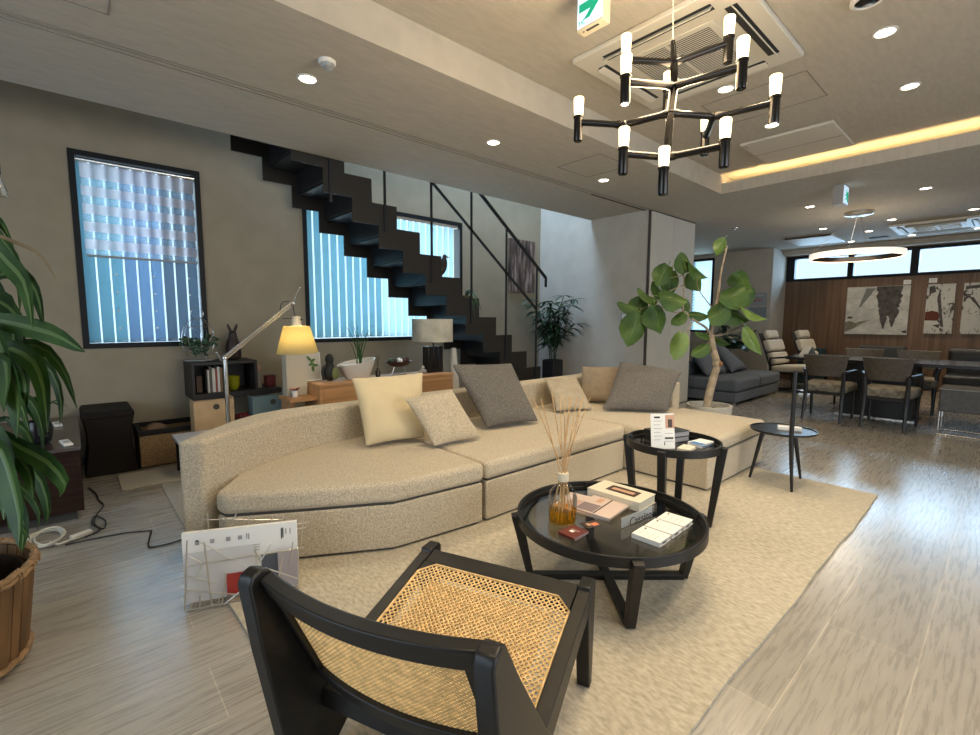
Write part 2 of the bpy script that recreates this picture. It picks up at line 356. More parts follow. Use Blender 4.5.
for y in (3.185, 3.215, 3.258): b.box(-3.2, 5.55, y, y+(0.006 if y > 3.2 else 0.004), CZ-0.004, CZ+0.001)
struct('trim_3', b, LINE2, smooth=False)
def hatch(n, x0, x1, y0, y1, z):
    m = MB(); t = 0.006
    m.box(x0, x1, y0, y0+t, z-0.003, z+0.001); m.box(x0, x1, y1-t, y1, z-0.003, z+0.001); m.box(x0, x0+t, y0+t, y1-t, z-0.003, z+0.001); m.box(x1-t, x1, y0+t, y1-t, z-0.003, z+0.001)
    struct(n, m, LINE2, smooth=False)
hatch('trim_4', 3.42, 3.88, 2.45, 2.92, CZ); hatch('trim_5', -0.24, 0.222, 2.44, 2.91, CZ); hatch('trim_6', 3.62, 4.12, 1.02, 1.70, TZ)
BASEM = mat('dark_skirting', (0.16, 0.14, 0.12), 0.6)
struct('baseboard_left', MB().box(-3.2, 5.55, WY-0.012, WY, 0, 0.06), BASEM, smooth=False)
struct('baseboard_end', MB().box(5.538, 5.55, 3.23, WY-0.012, 0, 0.06), BASEM, smooth=False)
struct('baseboard_alcove', MB().box(10.178, 10.19, 3.22, WY, 0, 0.06), BASEM, smooth=False)

# ------------------------------------------------------------------ windows
def window(name, axis, at, a0, a1, z0, z1, t=0.042, d=0.12, mull=()):
    m = MB(); y0, y1 = at-0.012, at+d
    def bx(p, q, r, s):
        if axis == 'x': m.box(p, q, y0, y1, r, s)
        else: m.box(y0, y1, p, q, r, s)
    bx(a0, a1, z0, z0+t); bx(a0, a1, z1-t, z1); bx(a0, a0+t, z0+t, z1-t); bx(a1-t, a1, z0+t, z1-t)
    for k in mull: bx(k-t/2, k+t/2, z0+t, z1-t)
    o = m.build(name, FRAMEB, smooth=False); o['kind'] = 'structure'
    p = MB(); g = at+d-0.02
    if axis == 'x': p.box(a0+t, a1-t, g, g+0.006, z0+t, z1-t)
    else: p.box(g, g+0.006, a0+t, a1-t, z0+t, z1-t)
    q = p.build('pane', PANE, o, smooth=False); q['label'] = 'clear glass pane'
    return o
window('window_1', 'x', WY, *W1); window('window_2', 'x', WY, *W2)
window('window_3', 'y', 10.19, *A3)
for i, (a, c) in enumerate(FW): window('window_%d' % (4+i), 'y', WX, a-0.045, c+0.045, 1.995, 2.485, 0.05, 0.1)
b = MB()
for k in range(3): b.box(WX-0.012, WX+0.02, FW[k+1][1]+0.045, FW[k][0]-0.045, 1.995, 2.485)
b.box(WX-0.012, WX+0.02, FW[0][1]+0.045, 3.22, 1.995, 2.485)
struct('trim_7', b, FRAMEB, smooth=False)

SL1 = translucent('vane_outside_light_blue', (0.25, 0.33, 0.42), 0.7)  # vane tints paint in the uneven light from outside
SL2 = translucent('vane_outside_light_aqua', (0.25, 0.38, 0.43), 0.7)
SL4 = translucent('vane_outside_light_slate', (0.20, 0.245, 0.29), 0.7)
SL3 = translucent('vane_outside_light_pale', (0.46, 0.57, 0.62), 0.7)
def vertical_blind(label, a0, a1, z0, z1, mats, pick, pitch=0.0905, wid=0.082, ang=15):
    t = thing('vertical_blind', label, 'blind', ((a0+a1)/2, WY+0.05, z0))
    MB().box(a0, a1, WY+0.03, WY+0.075, z1-0.035, z1).build('head_rail', WHITE, t, smooth=False)
    n = int((a1-a0)/pitch); c = math.cos(math.radians(ang)); s = math.sin(math.radians(ang))
    groups = {}
    for k in range(n+1):
        x = a0+pitch*(k+0.5)
        if x+wid/2*c > a1: break
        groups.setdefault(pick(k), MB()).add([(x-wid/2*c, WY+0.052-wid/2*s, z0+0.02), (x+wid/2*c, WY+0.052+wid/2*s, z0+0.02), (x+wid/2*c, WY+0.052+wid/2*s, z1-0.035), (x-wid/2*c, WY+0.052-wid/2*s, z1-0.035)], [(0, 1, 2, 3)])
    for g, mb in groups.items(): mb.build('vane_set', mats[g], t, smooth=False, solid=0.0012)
    MB().tube([(a0+0.02, WY+0.052, z0+0.035), (a1-0.02, WY+0.052, z0+0.035)], 0.0025, 6).build('bottom_chain', WHITE, t)
    return t
vb = vertical_blind('vertical blind with painted blue grey outside light behind the striped roller shade in the left window', 0.095, 0.925, 0.98, 2.48, [SL1, SL2, SL4], lambda k: 1 if k < 3 else (0 if k < 6 else 2))  # tint steps from vane to vane imitate the changing outside light
dots = MB()
for x in (0.31, 0.57, 0.83):
    for k in range(5): dots.ell((x, WY+0.028, 1.12+0.15*k), (0.009, 0.004, 0.009), 10, 6)
dots.build('light_hole_dot', PAPER, vb)  # white discs painted in for daylight through small slat holes
vertical_blind('vertical blind with painted aqua outside light in the wide window behind the stairs', 1.905, 3.96, 0.98, 2.45, [SL2, SL3], lambda k: 0 if k < 10 else 1)  # aqua to pale step stands in for brighter daylight on the right
ZEB = translucent('grey_shade_band', (0.85, 0.82, 0.84), 0.75); SHEER = translucent('sheer_shade_band', (0.75, 0.85, 0.92), 0.7, 0.75)
t = thing('roller_shade', 'grey striped zebra roller shade covering the top half of the left window', 'roller shade', (0.5, WY+0.012, 1.9))
MB().tube([(0.105, WY+0.012, 2.462), (0.912, WY+0.012, 2.462)], 0.018, 12).build('roller', CHROME, t)
z = 2.44; bands = MB(); sheer = MB(); k = 0
for hh in (0.115, 0.062, 0.078, 0.062, 0.078, 0.062, 0.078, 0.062, 0.078, 0.045):
    (bands if k % 2 == 0 else sheer).box(0.125, 0.905, WY+0.011, WY+0.0125, z-hh, z); z -= hh; k += 1
bands.build('shade_band', ZEB, t, smooth=False); sheer.build('sheer_band', SHEER, t, smooth=False)
MB().box(0.13, 0.905, WY+0.006, WY+0.018, z-0.018, z).build('bottom_bar', mat('grey_bar', (0.3, 0.3, 0.3), 0.5), t, bevel=0.003)
t = thing('venetian_blind', 'white horizontal slat blind in the narrow window behind the fig tree', 'blind', (10.2, 4.575, 0.98))
b = MB(); SLW = translucent('white_slat', (0.75, 0.90, 0.95), 0.6)
for k in range(44):
    zz = 1.01+k*0.0338; b.obox((10.225, 4.575, zz), (0.03, 0.42, 0.0012), Matrix.Rotation(math.radians(28), 3, 'Y'))
b.build('slat_set', SLW, t, smooth=False)
MB().box(10.205, 10.245, 4.36, 4.79, 2.465, 2.49).build('head_rail', WHITE, t, smooth=False)

# ------------------------------------------------------------------ staircase (folded black steel)
RUN, RIS = 0.2655, 0.213
def up_z(k): return 2.512-RIS*k
def x_up(k): return 2.187+RUN*k
K0, K1 = -7, 11
def band():
    up = [(x_up(K0-1), up_z(K0))]
    for k in range(K0, K1+1): up += [(x_up(k), up_z(k)), (x_up(k), up_z(k+1) if k < K1 else 0.001)]
    lo = []
    for k in range(K0, K1+1):
        xa = 1.988+RUN*(k-1) if k > K0 else x_up(K0-1); xb = 1.988+RUN*k; zz = max(2.311-RIS*k, 0.001)
        lo += [(xa, zz), (xb, zz)]
    lo = [p for p in lo if p[1] > 0.0011] + [(1.988+RUN*10+0.02, 0.001)]
    return up + lo[::-1]
st = thing('staircase', 'black folded steel staircase rising past the wide window to the upper floor', 'staircase', (3.4, 4.5, 0))
for y0 in (4.13, 4.90):
    MB().prism(band(), y0, y0+0.012, lambda a, bb, tt: (a, tt, bb)).build('stringer', STEEL, st, smooth=False)
STEPM = mat('black_steel_step', (0.022, 0.024, 0.028), 0.42, 0.15)
for k in range(K0, K1+1):
    z1 = up_z(k)-0.06; xa, xb = 2.06+RUN*(k-1), 2.06+RUN*k; zl = up_z(k+1)-0.06
    b = MB(); b.box(xa, xb+0.004, 4.143, 4.899, z1-0.02, z1)
    b.box(xb-0.012, xb+0.004, 4.143, 4.899, max(zl, 0.0), z1-0.02)
    b.build('step', STEPM, st, smooth=False)
RAILM = mat('black_railing_steel', (0.018, 0.020, 0.024), 0.45, 0.3)
for px, zb, zt in ((1.785, 2.40, 3.9), (2.32, 2.20, 3.60), (2.858, 1.74, 3.17), (3.395, 1.32, 2.72), (3.935, 0.89, 2.30), (4.475, 0.46, 1.872)):
    MB().box(px-0.012, px+0.012, 4.118, 4.130, zb-0.16, zt).build('post', RAILM, st, smooth=False)
sl = (1.746-2.615)/(4.649-3.522)
hr = MB().beam((1.7, 4.124, 2.615+sl*(1.7-3.522)), (4.649, 4.124, 1.746), 0.014, 0.04); hr.box(4.632, 4.662, 4.115, 4.133, 1.63, 1.755)
hr.build('handrail', RAILM, st, smooth=False)
MB().beam((1.7, 4.124, 3.536), (4.475, 4.124, 1.343), 0.012, 0.03).build('middle_rail', RAILM, st, smooth=False)

# measured curves of the plants and rods (metres, world frame)
RODS_F = [((0.292, 2.161, 0.309), (0.271, 2.17, 0.017)), ((0.347, 2.138, 0.293), (0.36, 2.133, 0.017)), ((0.332, 2.145, 0.299), (0.486, 2.081, 0.157)), ((0.284, 2.164, 0.2), (0.694, 1.995, 0.21)), ((0.277, 2.167, 0.1), (0.478, 2.084, 0.037)), ((0.282, 2.165, 0.162), (0.393, 2.119, 0.104)), ((0.415, 2.11, 0.15), (0.395, 2.119, 0.017)), ((0.323, 2.148, 0.065), (0.319, 2.15, 0.017)), ((0.473, 2.086, 0.069), (0.407, 2.114, 0.017)), ((0.576, 2.044, 0.246), (0.523, 2.066, 0.157)), ((0.514, 2.069, 0.231), (0.538, 2.06, 0.169)), ((0.615, 2.028, 0.18), (0.596, 2.035, 0.08)), ((0.549, 2.055, 0.145), (0.672, 2.004, 0.069)), ((0.656, 2.011, 0.243), (0.641, 2.017, 0.146)), ((0.673, 2.004, 0.207), (0.669, 2.005, 0.017)), ((0.352, 2.136, 0.017), (0.394, 2.119, 0.017)), ((0.461, 2.091, 0.017), (0.438, 2.101, 0.017)), ((0.335, 2.143, 0.197), (0.311, 2.153, 0.156)), ((0.292, 2.161, 0.244), (0.335, 2.143, 0.208))]
RODS_B = [((0.364, 2.261, 0.344), (0.656, 2.141, 0.298)), ((0.385, 2.253, 0.37), (0.384, 2.253, 0.29)), ((0.485, 2.211, 0.352), (0.462, 2.221, 0.296)), ((0.62, 2.156, 0.324), (0.612, 2.159, 0.291)), ((0.739, 2.106, 0.317), (0.721, 2.114, 0.156)), ((0.757, 2.099, 0.272), (0.702, 2.121, 0.269)), ((0.743, 2.105, 0.247), (0.705, 2.12, 0.243)), ((0.528, 2.193, 0.326), (0.525, 2.194, 0.282))]
DRAC = [([(-0.188, 2.357, 1.55), (-0.178, 2.339, 1.525), (-0.165, 2.311, 1.491), (-0.151, 2.28, 1.458), (-0.135, 2.246, 1.428), (-0.121, 2.21, 1.396), (-0.112, 2.175, 1.358), (-0.106, 2.141, 1.315), (-0.101, 2.109, 1.284)], 0.0167), ([(-0.181, 2.274, 1.483), (-0.163, 2.251, 1.473), (-0.138, 2.216, 1.458), (-0.114, 2.178, 1.443), (-0.09, 2.138, 1.429), (-0.067, 2.096, 1.412), (-0.048, 2.055, 1.383), (-0.034, 2.014, 1.344), (-0.025, 1.977, 1.315)], 0.0062), ([(-0.186, 2.206, 1.448), (-0.17, 2.184, 1.427), (-0.149, 2.15, 1.396), (-0.131, 2.115, 1.368), (-0.114, 2.08, 1.343), (-0.1, 2.045, 1.314), (-0.092, 2.011, 1.27), (-0.088, 1.977, 1.213), (-0.086, 1.945, 1.172)], 0.031), ([(-0.186, 2.375, 1.394), (-0.163, 2.347, 1.383), (-0.132, 2.306, 1.365), (-0.109, 2.268, 1.344), (-0.092, 2.233, 1.319), (-0.08, 2.199, 1.289), (-0.073, 2.166, 1.251), (-0.069, 2.134, 1.206), (-0.067, 2.103, 1.173)], 0.0239), ([(-0.198, 2.143, 1.201), (-0.174, 2.115, 1.195), (-0.14, 2.073, 1.186), (-0.108, 2.029, 1.177), (-0.076, 1.982, 1.167), (-0.046, 1.935, 1.156), (-0.018, 1.887, 1.139), (0.007, 1.839, 1.118), (0.024, 1.797, 1.104)], 0.031), ([(-0.203, 2.237, 1.064), (-0.168, 2.203, 1.09), (-0.125, 2.157, 1.114), (-0.088, 2.11, 1.112), (-0.057, 2.063, 1.093), (-0.035, 2.019, 1.057), (-0.019, 1.978, 1.014), (-0.009, 1.94, 0.964), (-0.004, 1.906, 0.926)], 0.0215), ([(-0.199, 2.17, 1.093), (-0.175, 2.144, 1.101), (-0.145, 2.107, 1.104), (-0.118, 2.066, 1.09), (-0.094, 2.025, 1.065), (-0.082, 1.991, 1.033), (-0.075, 1.958, 0.989), (-0.073, 1.924, 0.921), (-0.073, 1.891, 0.865)], 0.031), ([(-0.198, 2.068, 1.038), (-0.183, 2.05, 1.052), (-0.164, 2.023, 1.06), (-0.149, 1.994, 1.046), (-0.138, 1.963, 1.019), (-0.131, 1.933, 0.979), (-0.129, 1.905, 0.936), (-0.132, 1.879, 0.894), (-0.135, 1.853, 0.864)], 0.043), ([(-0.17, 2.35, 1.125), (-0.148, 2.323, 1.108), (-0.119, 2.283, 1.084), (-0.088, 2.236, 1.054), (-0.06, 2.19, 1.018), (-0.046, 2.152, 0.969), (-0.041, 2.12, 0.921), (-0.044, 2.094, 0.879), (-0.05, 2.071, 0.851)], 0.0215), ([(-0.204, 2.14, 0.846), (-0.179, 2.109, 0.823), (-0.146, 2.066, 0.796), (-0.113, 2.019, 0.777), (-0.082, 1.972, 0.756), (-0.058, 1.928, 0.726), (-0.044, 1.89, 0.699), (-0.049, 1.87, 0.681), (-0.059, 1.853, 0.672)], 0.0287), ([(-0.219, 2.276, 0.748), (-0.19, 2.242, 0.737), (-0.154, 2.197, 0.718), (-0.127, 2.155, 0.692), (-0.107, 2.116, 0.659), (-0.097, 2.082, 0.613), (-0.094, 2.053, 0.572), (-0.097, 2.03, 0.554), (-0.102, 2.009, 0.549)], 0.0287), ([(-0.212, 2.052, 0.832), (-0.198, 2.031, 0.821), (-0.181, 2.003, 0.8), (-0.17, 1.974, 0.766), (-0.161, 1.944, 0.724), (-0.153, 1.911, 0.679), (-0.147, 1.879, 0.633), (-0.148, 1.852, 0.589), (-0.151, 1.825, 0.558)], 0.043), ([(-0.224, 2.161, 0.862), (-0.217, 2.147, 0.85), (-0.207, 2.125, 0.833), (-0.197, 2.099, 0.813), (-0.187, 2.071, 0.793), (-0.179, 2.041, 0.765), (-0.178, 2.013, 0.716), (-0.184, 1.986, 0.65), (-0.187, 1.958, 0.604)], 0.0382), ([(-0.249, 2.385, 0.664), (-0.229, 2.36, 0.655), (-0.202, 2.323, 0.641), (-0.175, 2.282, 0.623), (-0.15, 2.241, 0.6), (-0.132, 2.202, 0.572), (-0.121, 2.167, 0.543), (-0.123, 2.142, 0.516), (-0.128, 2.12, 0.498)], 0.0191), ([(-0.221, 2.415, 1.264), (-0.203, 2.393, 1.269), (-0.179, 2.361, 1.271), (-0.162, 2.33, 1.256), (-0.152, 2.3, 1.221), (-0.147, 2.27, 1.176), (-0.148, 2.244, 1.126), (-0.156, 2.219, 1.066), (-0.161, 2.194, 1.024)], 0.0287), ([(-0.211, 2.123, 1.164), (-0.198, 2.104, 1.159), (-0.179, 2.076, 1.148), (-0.166, 2.046, 1.125), (-0.156, 2.016, 1.088), (-0.151, 1.987, 1.046), (-0.151, 1.96, 1.005), (-0.157, 1.937, 0.962), (-0.16, 1.912, 0.933)], 0.0382), ([(-0.182, 2.401, 0.925), (-0.165, 2.38, 0.923), (-0.141, 2.347, 0.919), (-0.123, 2.315, 0.903), (-0.11, 2.283, 0.875), (-0.102, 2.252, 0.841), (-0.097, 2.222, 0.805), (-0.098, 2.194, 0.765), (-0.098, 2.167, 0.738)], 0.0191), ([(-0.226, 2.458, 1.353), (-0.216, 2.441, 1.339), (-0.203, 2.416, 1.317), (-0.192, 2.388, 1.289), (-0.183, 2.359, 1.253), (-0.178, 2.33, 1.214), (-0.177, 2.302, 1.173), (-0.181, 2.277, 1.127), (-0.183, 2.251, 1.095)], 0.0334), ([(-0.218, 2.445, 1.508), (-0.207, 2.431, 1.523), (-0.191, 2.409, 1.541), (-0.177, 2.383, 1.546), (-0.165, 2.354, 1.536), (-0.153, 2.322, 1.519), (-0.142, 2.288, 1.493), (-0.132, 2.252, 1.458), (-0.125, 2.217, 1.431)], 0.0167), ([(-0.195, 2.362, 0.848), (-0.178, 2.339, 0.838), (-0.155, 2.306, 0.823), (-0.139, 2.275, 0.804), (-0.13, 2.247, 0.78), (-0.125, 2.22, 0.753), (-0.125, 2.195, 0.724), (-0.128, 2.171, 0.691), (-0.131, 2.146, 0.671)], 0.0215), ([(-0.222, 2.331, 0.636), (-0.209, 2.311, 0.618), (-0.192, 2.281, 0.592), (-0.179, 2.252, 0.565), (-0.171, 2.223, 0.533), (-0.166, 2.195, 0.502), (-0.165, 2.17, 0.475), (-0.168, 2.146, 0.449), (-0.17, 2.122, 0.435)], 0.0239), ([(-0.183, 2.282, 1.327), (-0.17, 2.265, 1.338), (-0.151, 2.239, 1.35), (-0.135, 2.211, 1.351), (-0.122, 2.181, 1.342), (-0.112, 2.151, 1.325), (-0.11, 2.124, 1.294), (-0.114, 2.1, 1.252), (-0.117, 2.074, 1.22)], 0.0239), ([(-0.194, 2.296, 1.261), (-0.183, 2.28, 1.258), (-0.168, 2.254, 1.252), (-0.153, 2.226, 1.24), (-0.139, 2.194, 1.223), (-0.127, 2.161, 1.199), (-0.12, 2.128, 1.16), (-0.116, 2.096, 1.108), (-0.114, 2.064, 1.07)], 0.0263), ([(-0.169, 2.184, 1.098), (-0.158, 2.167, 1.088), (-0.144, 2.142, 1.074), (-0.133, 2.115, 1.053), (-0.125, 2.087, 1.025), (-0.12, 2.06, 0.994), (-0.12, 2.034, 0.959), (-0.124, 2.009, 0.92), (-0.126, 1.984, 0.893)], 0.0263), ([(-0.21, 2.174, 0.955), (-0.199, 2.159, 0.961), (-0.183, 2.136, 0.967), (-0.168, 2.108, 0.967), (-0.153, 2.077, 0.962), (-0.138, 2.043, 0.949), (-0.127, 2.009, 0.924), (-0.119, 1.974, 0.887), (-0.113, 1.941, 0.862)], 0.0263), ([(-0.207, 2.179, 0.807), (-0.194, 2.16, 0.797), (-0.175, 2.13, 0.784), (-0.159, 2.099, 0.768), (-0.143, 2.066, 0.75), (-0.13, 2.033, 0.729), (-0.123, 2.002, 0.702), (-0.121, 1.973, 0.668), (-0.12, 1.944, 0.646)], 0.0263), ([(-0.219, 2.13, 0.77), (-0.209, 2.114, 0.759), (-0.194, 2.088, 0.743), (-0.184, 2.061, 0.721), (-0.176, 2.034, 0.691), (-0.171, 2.006, 0.659), (-0.17, 1.98, 0.627), (-0.173, 1.955, 0.594), (-0.175, 1.93, 0.573)], 0.0287), ([(-0.226, 2.199, 0.638), (-0.215, 2.182, 0.631), (-0.2, 2.157, 0.621), (-0.187, 2.13, 0.607), (-0.179, 2.103, 0.588), (-0.17, 2.074, 0.569), (-0.159, 2.041, 0.552), (-0.147, 2.005, 0.536), (-0.138, 1.971, 0.527)], 0.0215), ([(-0.197, 2.222, 1.195), (-0.189, 2.207, 1.176), (-0.179, 2.184, 1.149), (-0.172, 2.16, 1.122), (-0.168, 2.135, 1.095), (-0.166, 2.11, 1.066), (-0.169, 2.087, 1.028), (-0.176, 2.065, 0.984), (-0.181, 2.041, 0.953)], 0.0334)]
FIC = [((4.327, 2.329, 1.647), (-0.43, 0.27, -0.86), 0.24, 0.207), ((4.389, 2.152, 1.737), (-0.19, 0.3, 0.93), 0.21, 0.189), ((4.458, 2.056, 1.679), (0.53, -0.56, -0.64), 0.259, 0.229), ((4.6, 2.146, 1.589), (0.32, -0.4, -0.86), 0.217, 0.182), ((4.471, 2.327, 1.583), (-0.19, 0.04, -0.98), 0.271, 0.198), ((4.206, 2.409, 1.438), (-0.61, 0.62, 0.49), 0.24, 0.221), ((4.231, 2.181, 1.408), (0.72, -0.67, -0.17), 0.281, 0.241), ((4.406, 2.4, 1.495), (-0.43, 0.49, 0.76), 0.221, 0.184), ((4.225, 2.513, 1.334), (-0.43, 0.27, -0.86), 0.233, 0.212), ((4.012, 2.499, 1.324), (-0.68, 0.65, 0.34), 0.225, 0.137), ((4.145, 2.273, 1.225), (0.07, -0.19, -0.98), 0.283, 0.269), ((3.992, 2.424, 1.13), (-0.32, 0.15, -0.94), 0.346, 0.257), ((4.368, 2.167, 1.219), (-0.61, 0.46, -0.64), 0.175, 0.137), ((4.487, 2.146, 1.343), (0.07, -0.19, -0.98), 0.126, 0.124), ((4.557, 2.07, 1.251), (0.74, -0.67, -0.08), 0.215, 0.111), ((4.304, 2.124, 0.97), (-0.26, 0.1, -0.96), 0.285, 0.176), ((4.507, 2.002, 0.916), (-0.68, 0.54, -0.5), 0.2, 0.137), ((4.115, 2.501, 1.019), (-0.19, 0.04, -0.98), 0.115, 0.084), ((4.764, 1.977, 1.922), (-0.43, 0.27, -0.86), 0.19, 0.138), ((4.881, 1.829, 1.601), (0.19, -0.3, -0.93), 0.19, 0.207), ((4.83, 1.757, 1.532), (0.53, -0.56, -0.64), 0.174, 0.204), ((4.98, 1.788, 1.454), (-0.06, -0.08, -0.99), 0.217, 0.168), ((4.707, 1.8, 1.43), (-0.72, 0.6, -0.34), 0.283, 0.269), ((4.77, 1.815, 1.271), (0.61, -0.62, -0.49), 0.275, 0.246), ((4.609, 1.89, 1.26), (-0.53, 0.37, -0.76), 0.247, 0.216), ((4.788, 1.666, 1.275), (0.65, -0.64, -0.42), 0.294, 0.16), ((4.772, 1.647, 1.031), (0.32, -0.4, -0.86), 0.318, 0.147), ((4.596, 2.01, 1.063), (-0.72, 0.67, 0.17), 0.19, 0.111), ((4.811, 1.944, 1.001), (0.68, -0.65, -0.34), 0.181, 0.099), ((4.888, 1.927, 1.377), (-0.19, 0.04, -0.98), 0.181, 0.169)]
FICB = [[(4.566, 1.945, 0.385), (4.587, 1.939, 0.482), (4.635, 1.921, 0.666), (4.664, 1.911, 0.782), (4.645, 1.949, 0.937), (4.639, 1.972, 1.063)], [(4.639, 1.972, 1.063), (4.601, 2.016, 1.14), (4.525, 2.093, 1.207), (4.457, 2.164, 1.285), (4.465, 2.18, 1.449), (4.487, 2.199, 1.74)], [(4.639, 1.972, 1.063), (4.672, 1.965, 1.227), (4.715, 1.956, 1.45), (4.751, 1.954, 1.673), (4.811, 1.935, 1.925)], [(4.457, 2.164, 1.285), (4.37, 2.241, 1.284), (4.251, 2.357, 1.351), (4.139, 2.45, 1.302)], [(4.69, 1.957, 1.286), (4.625, 2.03, 1.401), (4.574, 2.091, 1.517), (4.575, 2.108, 1.643)], [(4.691, 1.958, 1.305), (4.768, 1.898, 1.363), (4.86, 1.827, 1.451), (4.91, 1.795, 1.538)], [(4.705, 1.959, 1.402), (4.812, 1.86, 1.373), (4.922, 1.749, 1.287)], [(4.525, 2.093, 1.207), (4.475, 2.124, 1.11), (4.411, 2.169, 1.013)], [(4.643, 1.961, 1.014), (4.582, 2.009, 0.966), (4.55, 2.032, 0.917)], [(4.639, 1.972, 1.063), (4.719, 1.9, 1.063), (4.853, 1.788, 1.112), (4.935, 1.704, 1.035)], [(4.474, 2.184, 1.546), (4.384, 2.258, 1.497), (4.293, 2.331, 1.439)], [(4.481, 2.192, 1.643), (4.377, 2.28, 1.613)]]
RUB = [((7.485, 3.004, 1.075), 0.163, 0.143), ((7.696, 2.931, 0.934), 0.184, 0.163), ((7.922, 2.844, 0.79), 0.245, 0.184), ((7.96, 2.949, 0.816), 0.204, 0.163), ((7.797, 2.804, 1.153), 0.184, 0.102), ((7.789, 2.95, 1.183), 0.184, 0.102), ((8.09, 2.801, 1.073), 0.163, 0.102), ((7.534, 2.967, 1.122), 0.163, 0.143), ((7.654, 2.954, 0.825), 0.204, 0.184), ((8.067, 2.746, 1.011), 0.123, 0.082), ((8.089, 2.854, 0.96), 0.184, 0.102), ((7.745, 2.863, 1.245), 0.163, 0.102), ((7.667, 3.024, 0.932), 0.143, 0.123), ((7.962, 2.896, 0.929), 0.184, 0.143)]

# ================================================================== CEILING FIXTURES
GLOW = mat('lamp_glow', (1, 0.9, 0.75), emit=(1.0, 0.86, 0.66), es=14)
def spot(parent, z, power, ang=115, col=(1.0, 0.81, 0.55)):
    d = bpy.data.lights.new('lamp_beam', 'SPOT'); d.energy = power; d.spot_size = math.radians(ang); d.spot_blend = 0.9; d.color = col; d.shadow_soft_size = 0.045
    o = bpy.data.objects.new('lamp_beam', d); COL.objects.link(o); o.parent = parent; o.location = (0, 0, z); return o
def downlight(x, y, z, label, power, group='recessed downlights'):
    t = thing('downlight', label, 'downlight', (x, y, z), group=group)
    MB().lathe([(0.058, 0.002), (0.058, -0.004), (0.047, -0.006), (0.045, 0.002)], (x, y, z), 28, cap0=False, cap1=False).build('rim', WHITE, t)
    MB().lathe([(0.046, -0.001), (0.03, -0.0025), (0.001, -0.003)], (x, y, z), 28, cap0=False).build('lens', GLOW, t)
    spot(t, -0.02, power)
    return t
DP = 46
for x, lb in ((1.122, 'recessed downlight beside the smoke detector'), (2.586, 'recessed downlight in the low ceiling strip above the middle of the staircase'), (4.076, 'recessed downlight next to the square ceiling hatch near the partition')):
    downlight(x, 2.868, CZ, lb, DP)
for x, y, lb in ((3.48, 0.613, 'recessed downlight in the raised ceiling just beyond the black dome'), (4.38, 0.611, 'recessed downlight in the raised ceiling right of the flat ceiling panel'), (3.49, 1.468, 'recessed downlight seen through the chandelier arms beside the air conditioner'), (4.395, 1.463, 'recessed downlight behind the rightmost chandelier lamp')):
    downlight(x, y, TZ, lb, DP)
for x, y, lb in ((6.866, 1.802, 'recessed downlight left of the far exit sign under the glowing cove'), (8.619, 2.072, 'recessed downlight left of the ring pendant canopy'), (9.365, 1.644, 'recessed downlight right of the ring pendant canopy'), (10.348, 2.051, 'recessed downlight furthest back beside the flat ceiling panel'),
                 (8.541, 1.257, 'recessed downlight at the left corner of the far air conditioner'), (6.814, 0.748, 'recessed downlight in the dining ceiling nearest the glowing cove at right'), (8.504, 0.467, 'recessed downlight in front of the far air conditioner at the right edge'), (10.30, 1.246, 'recessed downlight behind the far air conditioner'), (10.26, 0.493, 'recessed downlight furthest back at the right edge')):
    downlight(x, y, CZ, lb, DP*0.6)

for x, y, lb in ((1.68, 0.61, 'added unseen fill downlight in the raised ceiling above the cane chair'), (2.58, -0.24, 'added unseen fill downlight in the raised ceiling right of the cane chair'), (1.68, -0.24, 'added unseen fill downlight in the raised ceiling behind the cane chair'), (0.70, 0.61, 'added unseen fill downlight in the raised ceiling above the camera')):  # unseen downlights added to brighten the foreground
    downlight(x, y, TZ, lb, DP)

